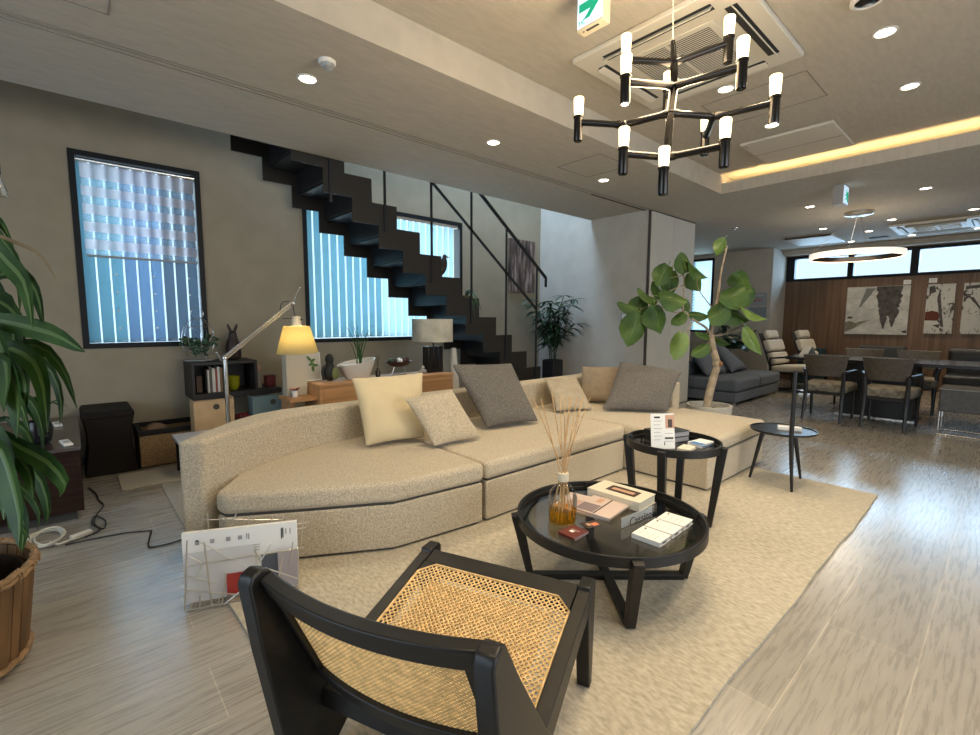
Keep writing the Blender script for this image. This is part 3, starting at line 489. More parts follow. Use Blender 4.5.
def candle_tower():
    """the branching black chandelier"""
    C3 = dict(top=(1.799,0.965,2.271), N1=(1.797,0.956,2.189), N2=(1.791,0.949,2.099), N3=(1.774,0.95,1.995), N4=(1.918,0.848,1.991), N5=(1.691,1.102,1.974), N6=(1.732,0.936,1.818),
              c1=(1.734,1.13,2.262), c2=(1.544,1.004,2.071), c3=(1.961,0.823,2.285), c4=(1.794,0.703,2.096), c5=(1.963,0.649,2.009), c6=(1.592,1.25,2.02), c7=(1.585,1.03,1.839), c8=(1.796,0.749,1.844), c9=(2.077,0.95,1.999), c10=(1.651,0.902,1.752), c11=(2.017,1.098,2.202))
    t = thing('chandelier', 'black branching chandelier with glowing glass tube lamps', 'chandelier', (1.8, 0.96, TZ))
    CH = mat('black_chrome', (0.035, 0.032, 0.03), 0.22, 0.85)
    TUBE = mat('frosted_lamp_glass', (1, 0.9, 0.7), 0.4, emit=(1.0, 0.80, 0.46), es=2.0)
    b = MB()
    b.tube([C3['top'], C3['N1'], C3['N2'], C3['N3'], C3['N6']], [0.008, 0.014, 0.015, 0.015, 0.014], 12)
    b.build('stem', CH, t)
    for a, c in (('N1','c1'),('N1','c3'),('N2','c2'),('N2','c4'),('N2','c11'),('N3','N4'),('N4','c5'),('N4','c9'),('N3','N5'),('N5','c6'),('N6','c7'),('N6','c8'),('N6','c10')):
        p, q = Vector(C3[a]), Vector(C3[c]); 
        if c[0] == 'c': q = q - Vector((0, 0, 0.018))
        m = MB(); d = (q-p); m.tube([p, p+d*0.12, p+d*0.2, p+d*0.9, q], [0.014, 0.0155, 0.0125, 0.013, 0.0105], 12); m.ell(p, 0.0165, 12, 8); m.build('arm', CH, t)
    for k in range(1, 12):
        c = C3['c%d' % k]
        h = MB().lathe([(0.006, -0.094), (0.0165, -0.092), (0.0178, -0.087), (0.0178, -0.004), (0.0205, -0.002), (0.0205, 0.004), (0.016, 0.006)], c, 20).build('lamp_holder', CH, t)
        MB().lathe([(0.0165, 0.005), (0.0185, 0.02), (0.0205, 0.072), (0.018, 0.076), (0.001, 0.077)], c, 20).build('glass_tube', TUBE, h)
        MB().lathe([(0.013, -0.0945), (0.001, -0.0955)], c, 16, cap0=False, cap1=False).build('down_lens', GLOW if k in (2, 5) else CH, h)
    MB().tube([(1.8, 0.965, TZ), (1.806, 0.961, 2.62), (1.792, 0.969, 2.45), C3['top']], 0.0022, 6).build('cable', mat('clear_cable', (0.6, 0.55, 0.45), 0.4), t)
    MB().lathe([(0.05, 0.0), (0.05, -0.02), (0.02, -0.03), (0.001, -0.031)], (1.8, 0.965, TZ), 24).build('ceiling_rose', CH, t)
    d = bpy.data.lights.new('chandelier_glow', 'POINT'); d.energy = 62; d.color = (1.0, 0.78, 0.48); d.shadow_soft_size = 0.25
    o = bpy.data.objects.new('chandelier_glow', d); COL.objects.link(o); o.parent = t; o.location = (0, 0, 2.12-TZ)
candle_tower()

def cassette(name_label, x0, x1, y0, y1, z, open_side):
    t = thing('air_conditioner', name_label, 'air conditioner', ((x0+x1)/2, (y0+y1)/2, z))
    MB().box(x0, x1, y0, y1, z-0.032, z).build('panel', ACWHITE, t, bevel=0.008, seg=3)
    cx, cy = (x0+x1)/2, (y0+y1)/2; hw = (x1-x0)/2; DARK = mat('air_slot', (0.03, 0.03, 0.03), 0.7)
    m = MB(); m.box(cx-hw*0.58, cx+hw*0.58, cy-hw*0.58, cy+hw*0.58, z-0.040, z-0.032); m.build('intake_frame', ACWHITE, t, bevel=0.003)
    m = MB(); g = hw*0.50; m.box(cx-g, cx+g, cy-g, cy+g, z-0.0415, z-0.0405)
    m.build('intake_shadow', DARK, t, smooth=False)
    m = MB(); n = 26
    for k in range(n):
        xx = cx-g+(k+0.5)*2*g/n; m.box(xx-0.003, xx+0.003, cy-g, cy+g, z-0.0435, z-0.0416)
    m.box(cx-g, cx+g, cy-0.008, cy+0.008, z-0.0445, z-0.0416)
    o = m.build('grille', ACWHITE, t, smooth=False)
    for k, (ax, s) in enumerate((('x', 1), ('x', -1), ('y', 1), ('y', -1))):
        m = MB(); f = MB(); w = hw*0.66
        if ax == 'x':
            xs = cx+s*hw*0.79; m.box(xs-0.03, xs+0.03, cy-w, cy+w, z-0.0335, z-0.0321); f.obox((xs+s*0.012, cy, z-0.042), (0.045, 2*w, 0.005), Matrix.Rotation(s*(0.9 if k in open_side else 0.22), 3, 'Y'))
        else:
            ys = cy+s*hw*0.79; m.box(cx-w, cx+w, ys-0.03, ys+0.03, z-0.0335, z-0.0321); f.obox((cx, ys+s*0.012, z-0.042), (2*w, 0.045, 0.005), Matrix.Rotation(-s*(0.9 if k in open_side else 0.22), 3, 'X'))
        m.build('air_outlet', DARK, t, smooth=False); f.build('louvre', ACWHITE, t, bevel=0.001)
cassette('square ceiling air conditioner with slatted grille above the chandelier', 2.40, 3.36, 0.965, 1.945, TZ, (1, 3))
cassette('square ceiling air conditioner by the high windows over the dining table', 9.0, 9.96, 0.38, 1.36, CZ, (1,))
t = thing('ceiling_panel', 'flat cream panel mounted under the raised ceiling beside the glowing cove', 'ceiling panel', (5.02, 1.44, TZ))
MB().box(4.64, 5.38, 1.10, 1.80, TZ-0.022, TZ).build('plate', ACWHITE, t, bevel=0.004)
b = MB(); b.box(5.005, 5.011, 1.105, 1.795, TZ-0.0235, TZ-0.0215); b.box(4.70, 4.73, 1.765, 1.775, TZ-0.0235, TZ-0.0215); b.build('seam', LINE2, t, smooth=False)
t = thing('ceiling_unit', 'low flat ceiling unit with a black front slot near the alcove', 'ceiling unit', (9.65, 2.42, CZ))
MB().box(9.2, 10.1, 2.08, 2.77, CZ-0.03, CZ).build('plate', ACWHITE, t, bevel=0.004)
MB().box(9.19, 9.2, 2.10, 2.75, CZ-0.028, CZ-0.004).build('slot', LINE, t, smooth=False)
MB().box(10.10, 10.24, 1.50, 1.78, CZ-0.01, CZ)
tag(MB().box(10.10, 10.25, 1.51, 1.77, CZ-0.012, CZ).build('ceiling_vent', LINE, bevel=0.003), 'small black rectangular vent in the dining ceiling behind the ring pendant', 'vent')
t = thing('smoke_detector', 'round white smoke detector in the low ceiling near the left downlight', 'smoke detector', (1.131, 2.609, CZ))
MB().lathe([(0.046, 0), (0.047, -0.012), (0.041, -0.02)], (1.131, 2.609, CZ), 28).build('base', WHITE, t)
MB().lathe([(0.032, -0.02), (0.030, -0.034), (0.02, -0.042), (0.001, -0.044)], (1.131, 2.609, CZ), 24).build('sensor_cap', mat('grey_cap', (0.4, 0.42, 0.43), 0.35, 0.4), t)
t = thing('dome_speaker', 'round white ceiling fitting with a black centre at the top edge of the photo', 'ceiling fitting', (3.05, 0.615, TZ))
MB().lathe([(0.072, 0), (0.074, -0.02), (0.056, -0.028), (0.054, -0.02)], (3.05, 0.615, TZ), 32, cap1=False).build('rim', WHITE, t)
MB().lathe([(0.054, -0.021), (0.04, -0.027), (0.001, -0.029)], (3.05, 0.615, TZ), 32, cap0=False).build('dome', mat('black_gloss', (0.01, 0.01, 0.01), 0.15), t)
t = thing('sprinkler', 'small chrome ceiling sprinkler above the fig tree', 'sprinkler', (7.597, 2.953, CZ))
MB().lathe([(0.04, 0), (0.038, -0.006), (0.012, -0.01), (0.01, -0.03), (0.001, -0.031)], (7.597, 2.953, CZ), 20).build('escutcheon', CHROME, t)
MB().lathe([(0.018, -0.034), (0.018, -0.031), (0.001, -0.031)], (7.597, 2.953, CZ), 16).build('deflector', CHROME, t)

GREEN = mat('sign_green', (0.0, 0.30, 0.17), 0.5, emit=(0.0, 0.42, 0.24), es=0.5)
SIGNF = mat('sign_pale_face', (0.62, 0.78, 0.9), 0.5, emit=(0.62, 0.80, 1.0), es=0.75)
SIGNB = mat('sign_body_cream', (0.62, 0.54, 0.40), 0.5)
t = thing('exit_sign', 'hanging exit sign with a green arrow at the top edge beside the air conditioner', 'exit sign', (1.97, 1.468, TZ))
MB().box(1.94, 1.998, 1.393, 1.543, CZ, TZ).build('housing', SIGNB, t, bevel=0.003)
MB().box(1.937, 1.9398, 1.397, 1.540, CZ+0.012, TZ-0.004).build('face', SIGNF, t, smooth=False)
ar = [(1.535, 2.672), (1.47, 2.688), (1.50, 2.648), (1.476, 2.644), (1.418, 2.708), (1.476, 2.772), (1.50, 2.768), (1.47, 2.722), (1.535, 2.738)]
ar = [(1.530, 2.679), (1.462, 2.679), (1.502, 2.640), (1.468, 2.640), (1.408, 2.698), (1.468, 2.756), (1.502, 2.756), (1.462, 2.717), (1.530, 2.717)]
MB().prism([(y, z) for y, z in ar], 1.9355, 1.9368, lambda a, bb, tt: (tt, a, bb)).build('arrow', GREEN, t, smooth=False)
b = MB()
for y, z, w, h in ((1.528, 2.622, .004, .02), (1.512, 2.622, .004, .02), (1.521, 2.632, .012, .003), (1.503, 2.622, .008, .004), (1.503, 2.634, .004, .012)): b.box(1.9355, 1.9368, y-w, y, z, z+h)
b.build('symbol', GREEN, t, smooth=False)
b = MB(); b.box(1.952, 1.966, 1.43, 1.50, CZ-0.0015, CZ); b.box(1.953, 1.961, 1.512, 1.52, CZ-0.0015, CZ); b.build('test_slot', LINE, t, smooth=False)
t = thing('exit_sign', 'far exit sign hanging from the ceiling left of the ring pendant', 'exit sign', (6.07, 1.33, CZ))
MB().box(5.99, 6.19, 1.285, 1.375, 2.405, CZ).build('housing', mat('sign_body_grey', (0.35, 0.34, 0.33), 0.5), t, bevel=0.004)
MB().box(5.998, 6.185, 1.2825, 1.2848, 2.415, CZ-0.01).build('face', SIGNF, t, smooth=False)
fig = MB(); fig.ell((6.10, 1.281, 2.545), (0.016, 0.002, 0.016), 12, 8)
for p, q, w in (((6.09, 2.53), (6.11, 2.475), 0.03), ((6.10, 2.52), (6.15, 2.50), 0.014), ((6.09, 2.52), (6.05, 2.49), 0.014), ((6.11, 2.48), (6.15, 2.44), 0.018), ((6.105, 2.48), (6.05, 2.45), 0.018)): fig.beam((p[0], 1.281, p[1]), (q[0], 1.281, q[1]), 0.0025, w, (0, 1, 0))
fig.build('symbol', GREEN, t, smooth=False)

# ring pendant over the dining table
RX, RY, RZ, RR = 7.65, 1.46, 2.05, 0.50
t = thing('ring_pendant', 'large glowing ring pendant hanging over the dining table', 'pendant light', (RX, RY, CZ))
MB().lathe([(RR-0.006, -0.03), (RR, -0.03), (RR, 0.034), (RR-0.006, 0.034)], (RX, RY, RZ), 72, cap0=False, cap1=False).build('outer_diffuser', mat('ring_glow', (1, .9, .8), emit=(1.0, 0.90, 0.76), es=0.78), t)
MB().lathe([(RR-0.006, 0.034), (RR-0.03, 0.034), (RR-0.03, -0.03), (RR-0.006, -0.03)], (RX, RY, RZ), 72, cap0=False, cap1=False).build('inner_band', mat('ring_black', (0.05, 0.045, 0.045), 0.2, 0.7), t)
MB().lathe([(RR-0.028, -0.031), (RR-0.008, -0.031), (RR-0.008, -0.034), (RR-0.028, -0.034)], (RX, RY, RZ), 72, cap0=False, cap1=False).build('lower_diffuser', mat('ring_glow_low', (1, .9, .8), emit=(1.0, 0.80, 0.55), es=2.5), t)
MB().lathe([(0.001, 0), (0.15, 0), (0.15, -0.035), (0.12, -0.045), (0.001, -0.045)], (RX, RY, CZ), 40, cap0=False, cap1=False).build('canopy', BRUSH, t)
for k in range(4):
    a = 0.4+k*PI/2; MB().cyl((RX+0.08*math.cos(a), RY+0.08*math.sin(a), CZ-0.045), (RX+(RR-0.018)*math.cos(a), RY+(RR-0.018)*math.sin(a), RZ+0.034), 0.0025, seg=6).build('cable', BRUSH, t)
d = bpy.data.lights.new('ring_beam', 'POINT'); d.energy = 14; d.color = (1, 0.84, 0.62); d.shadow_soft_size = 0.3
o = bpy.data.objects.new('ring_beam', d); COL.objects.link(o); o.parent = t; o.location = (0, 0, RZ-0.12-CZ)
# bare bulb at the left edge
t = thing('bulb_pendant', 'clear glass bulb hanging on a cord at the left edge of the photo', 'pendant light', (-0.16, 2.35, CZ))
MB().tube([(-0.16, 2.35, CZ), (-0.16, 2.35, 1.735)], 0.003, 6).build('cord', BLACKM, t)
MB().lathe([(0.014, 1.735), (0.014, 1.69), (0.012, 1.688)], (-0.16, 2.35, 0), 16).build('socket', BLACKM, t)
MB().lathe([(0.011, 1.69), (0.014, 1.675), (0.026, 1.636), (0.027, 1.624), (0.021, 1.614), (0.001, 1.611)], (-0.16, 2.35, 0), 24, cap0=False).build('bulb', tinted_glass('thin_clear_glass', (0.9, 0.9, 0.88), 1.6), t)
MB().tube([(-0.16, 2.35, 1.688), (-0.152, 2.35, 1.65), (-0.16, 2.35, 1.63), (-0.168, 2.35, 1.65), (-0.16, 2.35, 1.68)], 0.0012, 5).build('filament', mat('filament', (1, .7, .3), emit=(1, .75, .4), es=3), t)

# ================================================================== SOFA, CUSHIONS, RUG
b = MB(); n = 40
rx0, rx1, ry0, ry1 = 0.42, 4.07, 0.54, 2.95
def rugpt(x, y): return (x + 0.006*math.sin(y*7+1), y + 0.004*math.sin(x*5.1)+0.0025*math.sin(x*13), 0)
gx, gy = 36, 24; vs = []; fs = []
for i in range(gx+1):
    for j in range(gy+1):
        p = rugpt(rx0+(rx1-rx0)*i/gx, ry0+(ry1-ry0)*j/gy); vs.append((p[0], p[1], 0.014))
for i in range(gx):
    for j in range(gy): fs.append((i*(gy+1)+j, (i+1)*(gy+1)+j, (i+1)*(gy+1)+j+1, i*(gy+1)+j+1))
b.add(vs, fs)
edge = [i*(gy+1) for i in range(gx+1)] + [gx*(gy+1)+j for j in range(1, gy+1)] + [i*(gy+1)+gy for i in range(gx-1, -1, -1)] + [j for j in range(gy-1, 0, -1)]
low = [(vs[k][0], vs[k][1], 0.001) for k in edge]; o0 = len(b.v); b.v += low; ne = len(edge)
for k in range(ne): b.f.append((edge[k], edge[(k+1) % ne], o0+(k+1) % ne, o0+k)); b.m.append(0)
rug = tag(b.build('area_rug', RUGM), 'large sand coloured wool rug under the sofa and coffee table', 'rug')

sofa = thing('modular_sofa', 'long low oatmeal modular sofa with angled left end and chaise', 'sofa', (2.3, 2.6, 0.015))
outl = [(0.336, 2.615), (0.52, 2.83), (0.68, 3.00), (0.82, 3.10), (0.98, 3.155), (1.2, 3.165), (4.22, 3.165), (4.285, 3.14), (4.305, 3.08), (4.305, 2.09), (4.175, 2.09), (4.175, 3.01), (1.35, 3.01), (1.12, 2.985), (0.96, 2.93), (0.80, 2.84), (0.62, 2.715), (0.432, 2.56)]
bk = MB().prism(outl, 0.045, 0.618).build('backrest', SOFAF, sofa, bevel=0.022, seg=4)
SEATP = [[(0.462, 2.50), (0.478, 2.435), (0.775, 2.262), (1.178, 2.04), (1.737, 1.985), (1.737, 3.03), (1.35, 3.03), (1.12, 3.0), (0.96, 2.945), (0.80, 2.855), (0.62, 2.73)],
         [(1.745, 1.985), (3.212, 1.985), (3.212, 3.03), (1.745, 3.03)],
         [(3.22, 1.335), (4.30, 1.335), (4.30, 2.075), (4.19, 2.08), (4.19, 3.03), (3.22, 3.03)]]
for P in SEATP:
    c = (sum(p[0] for p in P)/len(P), sum(p[1] for p in P)/len(P))
    ins = [(c[0]+(x-c[0])*0.985, c[1]+(y-c[1])*0.985) for x, y in P]
    MB().prism(ins, 0.026, 0.258).build('seat_base', SOFAF, sofa, bevel=0.01, seg=3)
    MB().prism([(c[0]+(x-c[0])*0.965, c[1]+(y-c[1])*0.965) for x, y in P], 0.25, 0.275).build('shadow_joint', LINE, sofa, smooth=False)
    MB().prism(P, 0.266, 0.378).build('seat_cushion', SOFAF, sofa, bevel=0.036, seg=6)
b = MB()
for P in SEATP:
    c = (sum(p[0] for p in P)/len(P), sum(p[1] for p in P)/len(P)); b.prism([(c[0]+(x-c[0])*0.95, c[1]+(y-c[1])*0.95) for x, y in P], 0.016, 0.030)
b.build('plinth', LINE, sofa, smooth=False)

def pillow(name, label, bl, br, tr, tl, thick, m, n=16, wr=0.008, seed=0, group=None):
    bl, br, tr, tl = map(Vector, (bl, br, tr, tl)); nn = ((br-bl).cross(tl-bl)).normalized(); vs = []; fs = []
    for side in (1, -1):
        for i in range(n+1):
            for j in range(n+1):
                s, t = 2*i/n-1, 2*j/n-1
                ss = s*(1-0.055*(1-t*t)); tt = t*(1-0.055*(1-s*s)); u, v = (ss+1)/2, (tt+1)/2
                p = bl*(1-u)*(1-v)+br*u*(1-v)+tr*u*v+tl*(1-u)*v
                h = thick/2*(max(0, (1-s*s)*(1-t*t)))**0.42
                q = Vector((s*2.1+seed, t*2.1, side*0.7)); h += wr*noise.noise(q*1.3)*(1-abs(s)**4)*(1-abs(t)**4) + 0.35*wr*noise.noise(q*4)*(1-s**4)*(1-t**4)
                vs.append(p+nn*h*side)
        o = 0 if side == 1 else (n+1)**2
        for i in range(n):
            for j in range(n):
                a = o+i*(n+1)+j; f = (a, a+n+1, a+n+2, a+1); fs.append(f if side == 1 else f[::-1])
    mb = MB().add(vs, fs); o = mb.build(name, m, None, ang=60, subsurf=1, loc=tuple((bl+br)/2))
    bm = bmesh.new(); bm.from_mesh(o.data); bmesh.ops.remove_doubles(bm, verts=bm.verts, dist=0.0005); bmesh.ops.recalc_face_normals(bm, faces=bm.faces); bm.to_mesh(o.data); bm.free()
    return tag(o, label, 'cushion', group)
CREAMF = mat('cream_cotton', (0.66, 0.56, 0.36), 0.9, var=0.04, vscale=6, bump=0.2, bscale=260, sheen=0.2)
GREYF = mat('charcoal_melange', (0.10, 0.09, 0.083), 0.95, vscale=120, col2=(0.19, 0.18, 0.165), bump=0.4, bscale=260)
TAUPEF = mat('taupe_linen', (0.31, 0.24, 0.165), 0.9, var=0.08, vscale=20, bump=0.3, bscale=200)
KHAKIF = mat('crumpled_khaki_linen', (0.42, 0.36, 0.27), 0.9, var=0.08, vscale=12, bump=0.4, bscale=160)
pillow('cushion', 'plain cream square cushion leaning on the sofa back at left', (1.335, 2.685, 0.392), (1.755, 2.615, 0.392), (1.973, 2.96, 0.815), (1.373, 2.96, 0.817), 0.17, CREAMF)
pillow('cushion', 'small oatmeal cushion leaning on the plain cream cushion', (1.669, 2.403, 0.39), (2.07, 2.391, 0.39), (1.963, 2.60, 0.725), (1.56, 2.60, 0.705), 0.10, SOFAF, seed=3)
pillow('cushion', 'large charcoal cushion in the middle of the sofa', (2.247, 2.56, 0.392), (2.727, 2.458, 0.392), (2.893, 2.95, 0.831), (2.199, 2.95, 0.863), 0.16, GREYF, seed=5)
pillow('cushion', 'small crumpled khaki cushion near the sofa corner', (3.16, 2.66, 0.392), (3.50, 2.50, 0.392), (3.80, 2.93, 0.62), (3.306, 2.95, 0.655), 0.11, KHAKIF, wr=0.03, seed=9)
pillow('cushion', 'taupe cushion in the sofa corner behind the large charcoal one', (3.72, 2.86, 0.392), (3.96, 2.50, 0.392), (4.10, 2.62, 0.745), (3.93, 2.98, 0.735), 0.12, TAUPEF, seed=11)
pillow('cushion', 'large charcoal cushion at the chaise end beside the fig tree', (3.51, 2.44, 0.392), (3.90, 1.985, 0.392), (4.10, 1.966, 0.749), (4.07, 2.62, 0.805), 0.16, GREYF, seed=15)

# ================================================================== TABLES
SMOKE = tinted_glass('smoked_glass', (0.50, 0.50, 0.49), 1.75)
def round_table(name, label, cx, cy, r, h, rb, phi, legw):
    t = thing(name, label, 'table', (cx, cy, 0.015)); rim = MB()
    rim.lathe([(r-0.05, h-0.022), (r, h-0.022), (r, h+0.022), (r-0.012, h+0.022), (r-0.014, h-0.004), (r-0.05, h-0.006)], (cx, cy, 0), 72, cap0=False, cap1=False)
    rim.build('rim', BLACKW, t, bevel=0.002)
    MB().lathe([(0.001, h-0.012), (r-0.02, h-0.012), (r-0.02, h-0.004), (0.001, h-0.004)], (cx, cy, 0), 72, cap0=False, cap1=False).build('glass_top', SMOKE, t, smooth=False)
    feet = []
    for k in range(4):
        a = phi+k*PI/2; ca, sa = math.cos(a), math.sin(a); ta = (-sa, ca, 0)
        m = MB(); m.beam((cx+rb*ca, cy+rb*sa, 0.0225), (cx+(r+0.004)*ca, cy+(r+0.004)*sa, h+0.012), legw, legw*0.75, (ca, sa, 0), w1=legw*1.1, h1=legw*1.25)
        m.build('leg', BLACKW, t, bevel=0.002); feet.append((cx+rb*ca, cy+rb*sa))
    for k in range(2):
        p, q = feet[k], feet[k+2]; zz = 0.016+0.0125
        MB().beam((*p, zz), (*q, zz), legw, 0.025 if k == 0 else 0.0245, (0, 0, 1)).build('floor_bar', BLACKW, t, bevel=0.002)
    return t
round_table('coffee_table', 'low round black coffee table with smoked glass top on the rug', 1.774, 1.172, 0.416, 0.31, 0.352, math.radians(138.5), 0.040)
round_table('side_table', 'taller round black table with smoked glass top between sofa and coffee table', 2.615, 1.30, 0.264, 0.482, 0.215, math.radians(105), 0.040)
TOPZ = 0.3062; TOPS = 0.4782; SDX, SDY = -0.17, -0.085
# reed diffuser
t = thing('reed_diffuser', 'glass reed diffuser bottle with amber oil on the coffee table', 'diffuser', (1.5844, 1.2861, TOPZ))
cx, cy = 1.5844, 1.2861
MB().lathe([(0.001, 0), (0.058, 0.0), (0.062, 0.006), (0.063, 0.10), (0.058, 0.135), (0.04, 0.16), (0.024, 0.172), (0.022, 0.19)], (cx, cy, TOPZ), 36, cap0=False, cap1=False).build('bottle', tinted_glass('bottle_glass', (0.93, 0.93, 0.9), 1.45), t)
MB().lathe([(0.001, 0.004), (0.055, 0.004), (0.059, 0.01), (0.060, 0.058), (0.001, 0.058)], (cx, cy, TOPZ), 32, cap0=False, cap1=False).build('oil', tinted_glass('amber_oil', (0.97, 0.72, 0.20), 1.2), t)
MB().lathe([(0.021, 0.186), (0.0245, 0.187), (0.0245, 0.222), (0.008, 0.224)], (cx, cy, TOPZ), 28).build('collar', mat('ivory_collar', (0.70, 0.62, 0.46), 0.6), t)
b = MB()
for a in range(5):
    th0, th1 = -0.95+a*0.17, -0.95+(a+1)*0.17
    b.add([(cx+0.0637*math.cos(q), cy+0.0637*math.sin(q), TOPZ+zz) for q, zz in ((th0, .045), (th1, .045), (th1, .115), (th0, .115))], [(0, 1, 2, 3)])
b.build('paper_label', PAPER, t)
REED = mat('rattan_reed', (0.60, 0.38, 0.18), 0.7, var=0.2, vscale=30)
tips = [(1.508,1.403,0.857),(1.534,1.379,0.852),(1.572,1.349,0.874),(1.598,1.324,0.866),(1.630,1.294,0.862),(1.674,1.256,0.862),(1.697,1.235,0.858),(1.654,1.273,0.858),(1.613,1.308,0.839),(1.623,1.222,0.863),(1.565,1.271,0.867),(1.663,1.311,0.853)]
for i, tp in enumerate(tips):
    a = i*2.4; base = Vector((cx+0.03*math.cos(a)-(tp[0]-cx)*0.25, cy+0.03*math.sin(a)-(tp[1]-cy)*0.25, TOPZ+0.008)); nk = Vector((cx+0.011*math.cos(a), cy+0.011*math.sin(a), TOPZ+0.215))
    MB().tube([base, nk, tp], 0.0024, 6).build('reed', REED, t)
# magazines, books, boxes on the coffee table
def rot_box(name, label, cat, c, size, ang, mats, group=None, pages=True, bevel=0.0015, pagemat=None):
    t = thing(name, label, cat, (c[0], c[1], c[2]), group=group); R = rotz(ang); sx, sy, sz = size; cc = Vector((c[0], c[1], c[2]+sz/2)); cov = min(0.0025, sz*0.15)
    m = MB(); m.obox(cc+Vector((0, 0, sz/2-cov/2)), (sx, sy, cov), R); m.obox(cc-Vector((0, 0, sz/2-cov/2)), (sx, sy, cov), R); m.obox(cc+R @ Vector((-sx/2+cov/2, 0, 0)), (cov, sy, sz-2*cov), R)
    m.build('cover', mats, t, bevel=0)
    MB().obox(cc+R @ Vector((0.0, 0, 0)), (sx-2*cov-0.004, sy-0.006, sz-2*cov), R).build('pages', pagemat or PAPER, t, smooth=False)
    return t, R, cc
def patch(t, name, cc, R, sz, u0, u1, v0, v1, m, lift=0.0004):
    z = sz/2+lift; return MB().add([cc+R @ Vector(p) for p in ((u0, v0, z), (u1, v0, z), (u1, v1, z), (u0, v1, z))], [(0, 1, 2, 3)]).build(name, m, t, smooth=False)
PINK = mat('blush_paper', (0.62, 0.50, 0.45), 0.6); INK = mat('black_print', (0.03, 0.03, 0.03), 0.7); MAUVE = mat('mauve_print', (0.22, 0.17, 0.18), 0.6); TERRA = mat('terracotta_print', (0.40, 0.14, 0.06), 0.6); SKIN = mat('warm_photo_print', (0.55, 0.33, 0.22), 0.6)
DKB = mat('dark_brown_print', (0.06, 0.035, 0.025), 0.55); MAROON = mat('maroon_card', (0.13, 0.028, 0.022), 0.5); GREYT = mat('grey_print', (0.32, 0.32, 0.33), 0.6); BLUEP = mat('blue_print', (0.05, 0.22, 0.55), 0.5)
A0 = math.radians(8)
t, R, cc = rot_box('magazine', 'pale pink magazine lying under the other one beside the diffuser', 'magazine', (1.8044, 1.3056, TOPZ), (0.21, 0.285, 0.010), A0+0.1, PINK, 'magazines on the coffee table')
patch(t, 'cover_photo', cc, R, 0.010, -0.09, 0.03, 0.03, 0.13, mat('rosy_print', (0.5, 0.32, 0.26), 0.6)); patch(t, 'title_print', cc, R, 0.010, -0.09, 0.09, -0.02, -0.005, INK)
t, R, cc = rot_box('magazine', 'pale pink magazine with dark photo lying on top beside the cream book', 'magazine', (1.8191, 1.2421, TOPZ+0.0105), (0.21, 0.19, 0.008), A0, PINK, 'magazines on the coffee table')
patch(t, 'cover_photo', cc, R, 0.008, -0.095, 0.0, 0.0, 0.09, MAUVE); patch(t, 'cover_stripe', cc, R, 0.008, -0.10, 0.10, -0.012, -0.004, INK); patch(t, 'cover_detail', cc, R, 0.008, 0.03, 0.085, 0.02, 0.05, SKIN)
t, R, cc = rot_box('book', 'thick cream softcover book with a dark photo on the coffee table', 'book', (2.0049, 1.2567, TOPZ), (0.165, 0.285, 0.044), math.radians(3), mat('cream_cover', (0.72, 0.66, 0.53), 0.6), None, pagemat=mat('cream_pages', (0.62, 0.56, 0.43), 0.8))
patch(t, 'cover_photo', cc, R, 0.044, -0.035, 0.045, -0.09, 0.07, DKB); patch(t, 'cover_figure', cc, R, 0.044, -0.01, 0.02, -0.07, 0.05, SKIN, 0.0008)
t = thing('sign_block', 'clear acrylic block sign with black lettering on the coffee table', 'sign', (1.8191, 1.0416, TOPZ)); R = rotz(math.radians(-4.5)); cc = Vector((1.8210, 1.0445, TOPZ+0.026))
MB().obox(cc, (0.235, 0.022, 0.052), R).build('block', tinted_glass('acrylic', (0.97, 0.98, 0.98), 1.35), t, bevel=0.002)
MB().obox(cc+R @ Vector((0, 0.0115, 0)), (0.225, 0.001, 0.046), R).build('backing', PAPER, t, smooth=False)
text_mesh('lettering', 'Cassina', 0.054, INK, cc+R @ Vector((-0.088, -0.0119, -0.013)), R @ Vector((1, 0, 0)), (0, 0, 1), t)
for i, (x, lb) in enumerate(((1.755, 'white printed box nearest the diffuser in the row of three'), (1.865, 'middle white printed box in the row of three'), (1.975, 'white printed box nearest the table rim in the row of three'))):
    t, R, cc = rot_box('printed_box', lb, 'box', ((x+0.01)*0.978, 0.934+i*0.004, TOPZ), (0.099, 0.122, 0.020), math.radians(2+i), PAPER, 'white boxes on the coffee table')
    for k in range(4): patch(t, 'print_line', cc, R, 0.020, -0.042, 0.02-0.012*(k % 2), 0.035-0.022*k, 0.0365-0.022*k, GREYT)
    patch(t, 'logo_mark', cc, R, 0.020, 0.025, 0.038, 0.038, 0.046, INK)
    m = MB().obox(cc+R @ Vector((-0.01, -0.0626, 0)), (0.03, 0.0006, 0.006), R); m.build('side_mark', INK, t, smooth=False)
for i, (lb, ang, zz) in enumerate((('maroon card lying below another maroon card', 0.06, 0), ('maroon card with pale emblem on top at the table front', 0.0, 0.0062))):
    t, R, cc = rot_box('card', lb, 'card', (1.5179, 1.1707, TOPZ+zz), (0.10, 0.085, 0.006), ang, MAROON, 'maroon cards on the coffee table')
    if i: patch(t, 'emblem', cc, R, 0.006, -0.012, 0.006, -0.004, 0.016, PAPER); patch(t, 'print_line', cc, R, 0.006, 0.012, 0.016, -0.02, 0.02, PINK)
t, R, cc = rot_box('card', 'dark card with orange flowers lying behind the maroon cards', 'card', (1.6479, 1.1785, TOPZ), (0.075, 0.055, 0.003), -0.25, DKB)
patch(t, 'flower_print', cc, R, 0.003, 0.0, 0.03, -0.022, 0.005, mat('coral_print', (0.7, 0.22, 0.12), 0.6)); patch(t, 'flower_print', cc, R, 0.003, -0.02, -0.004, -0.012, 0.012, SKIN)
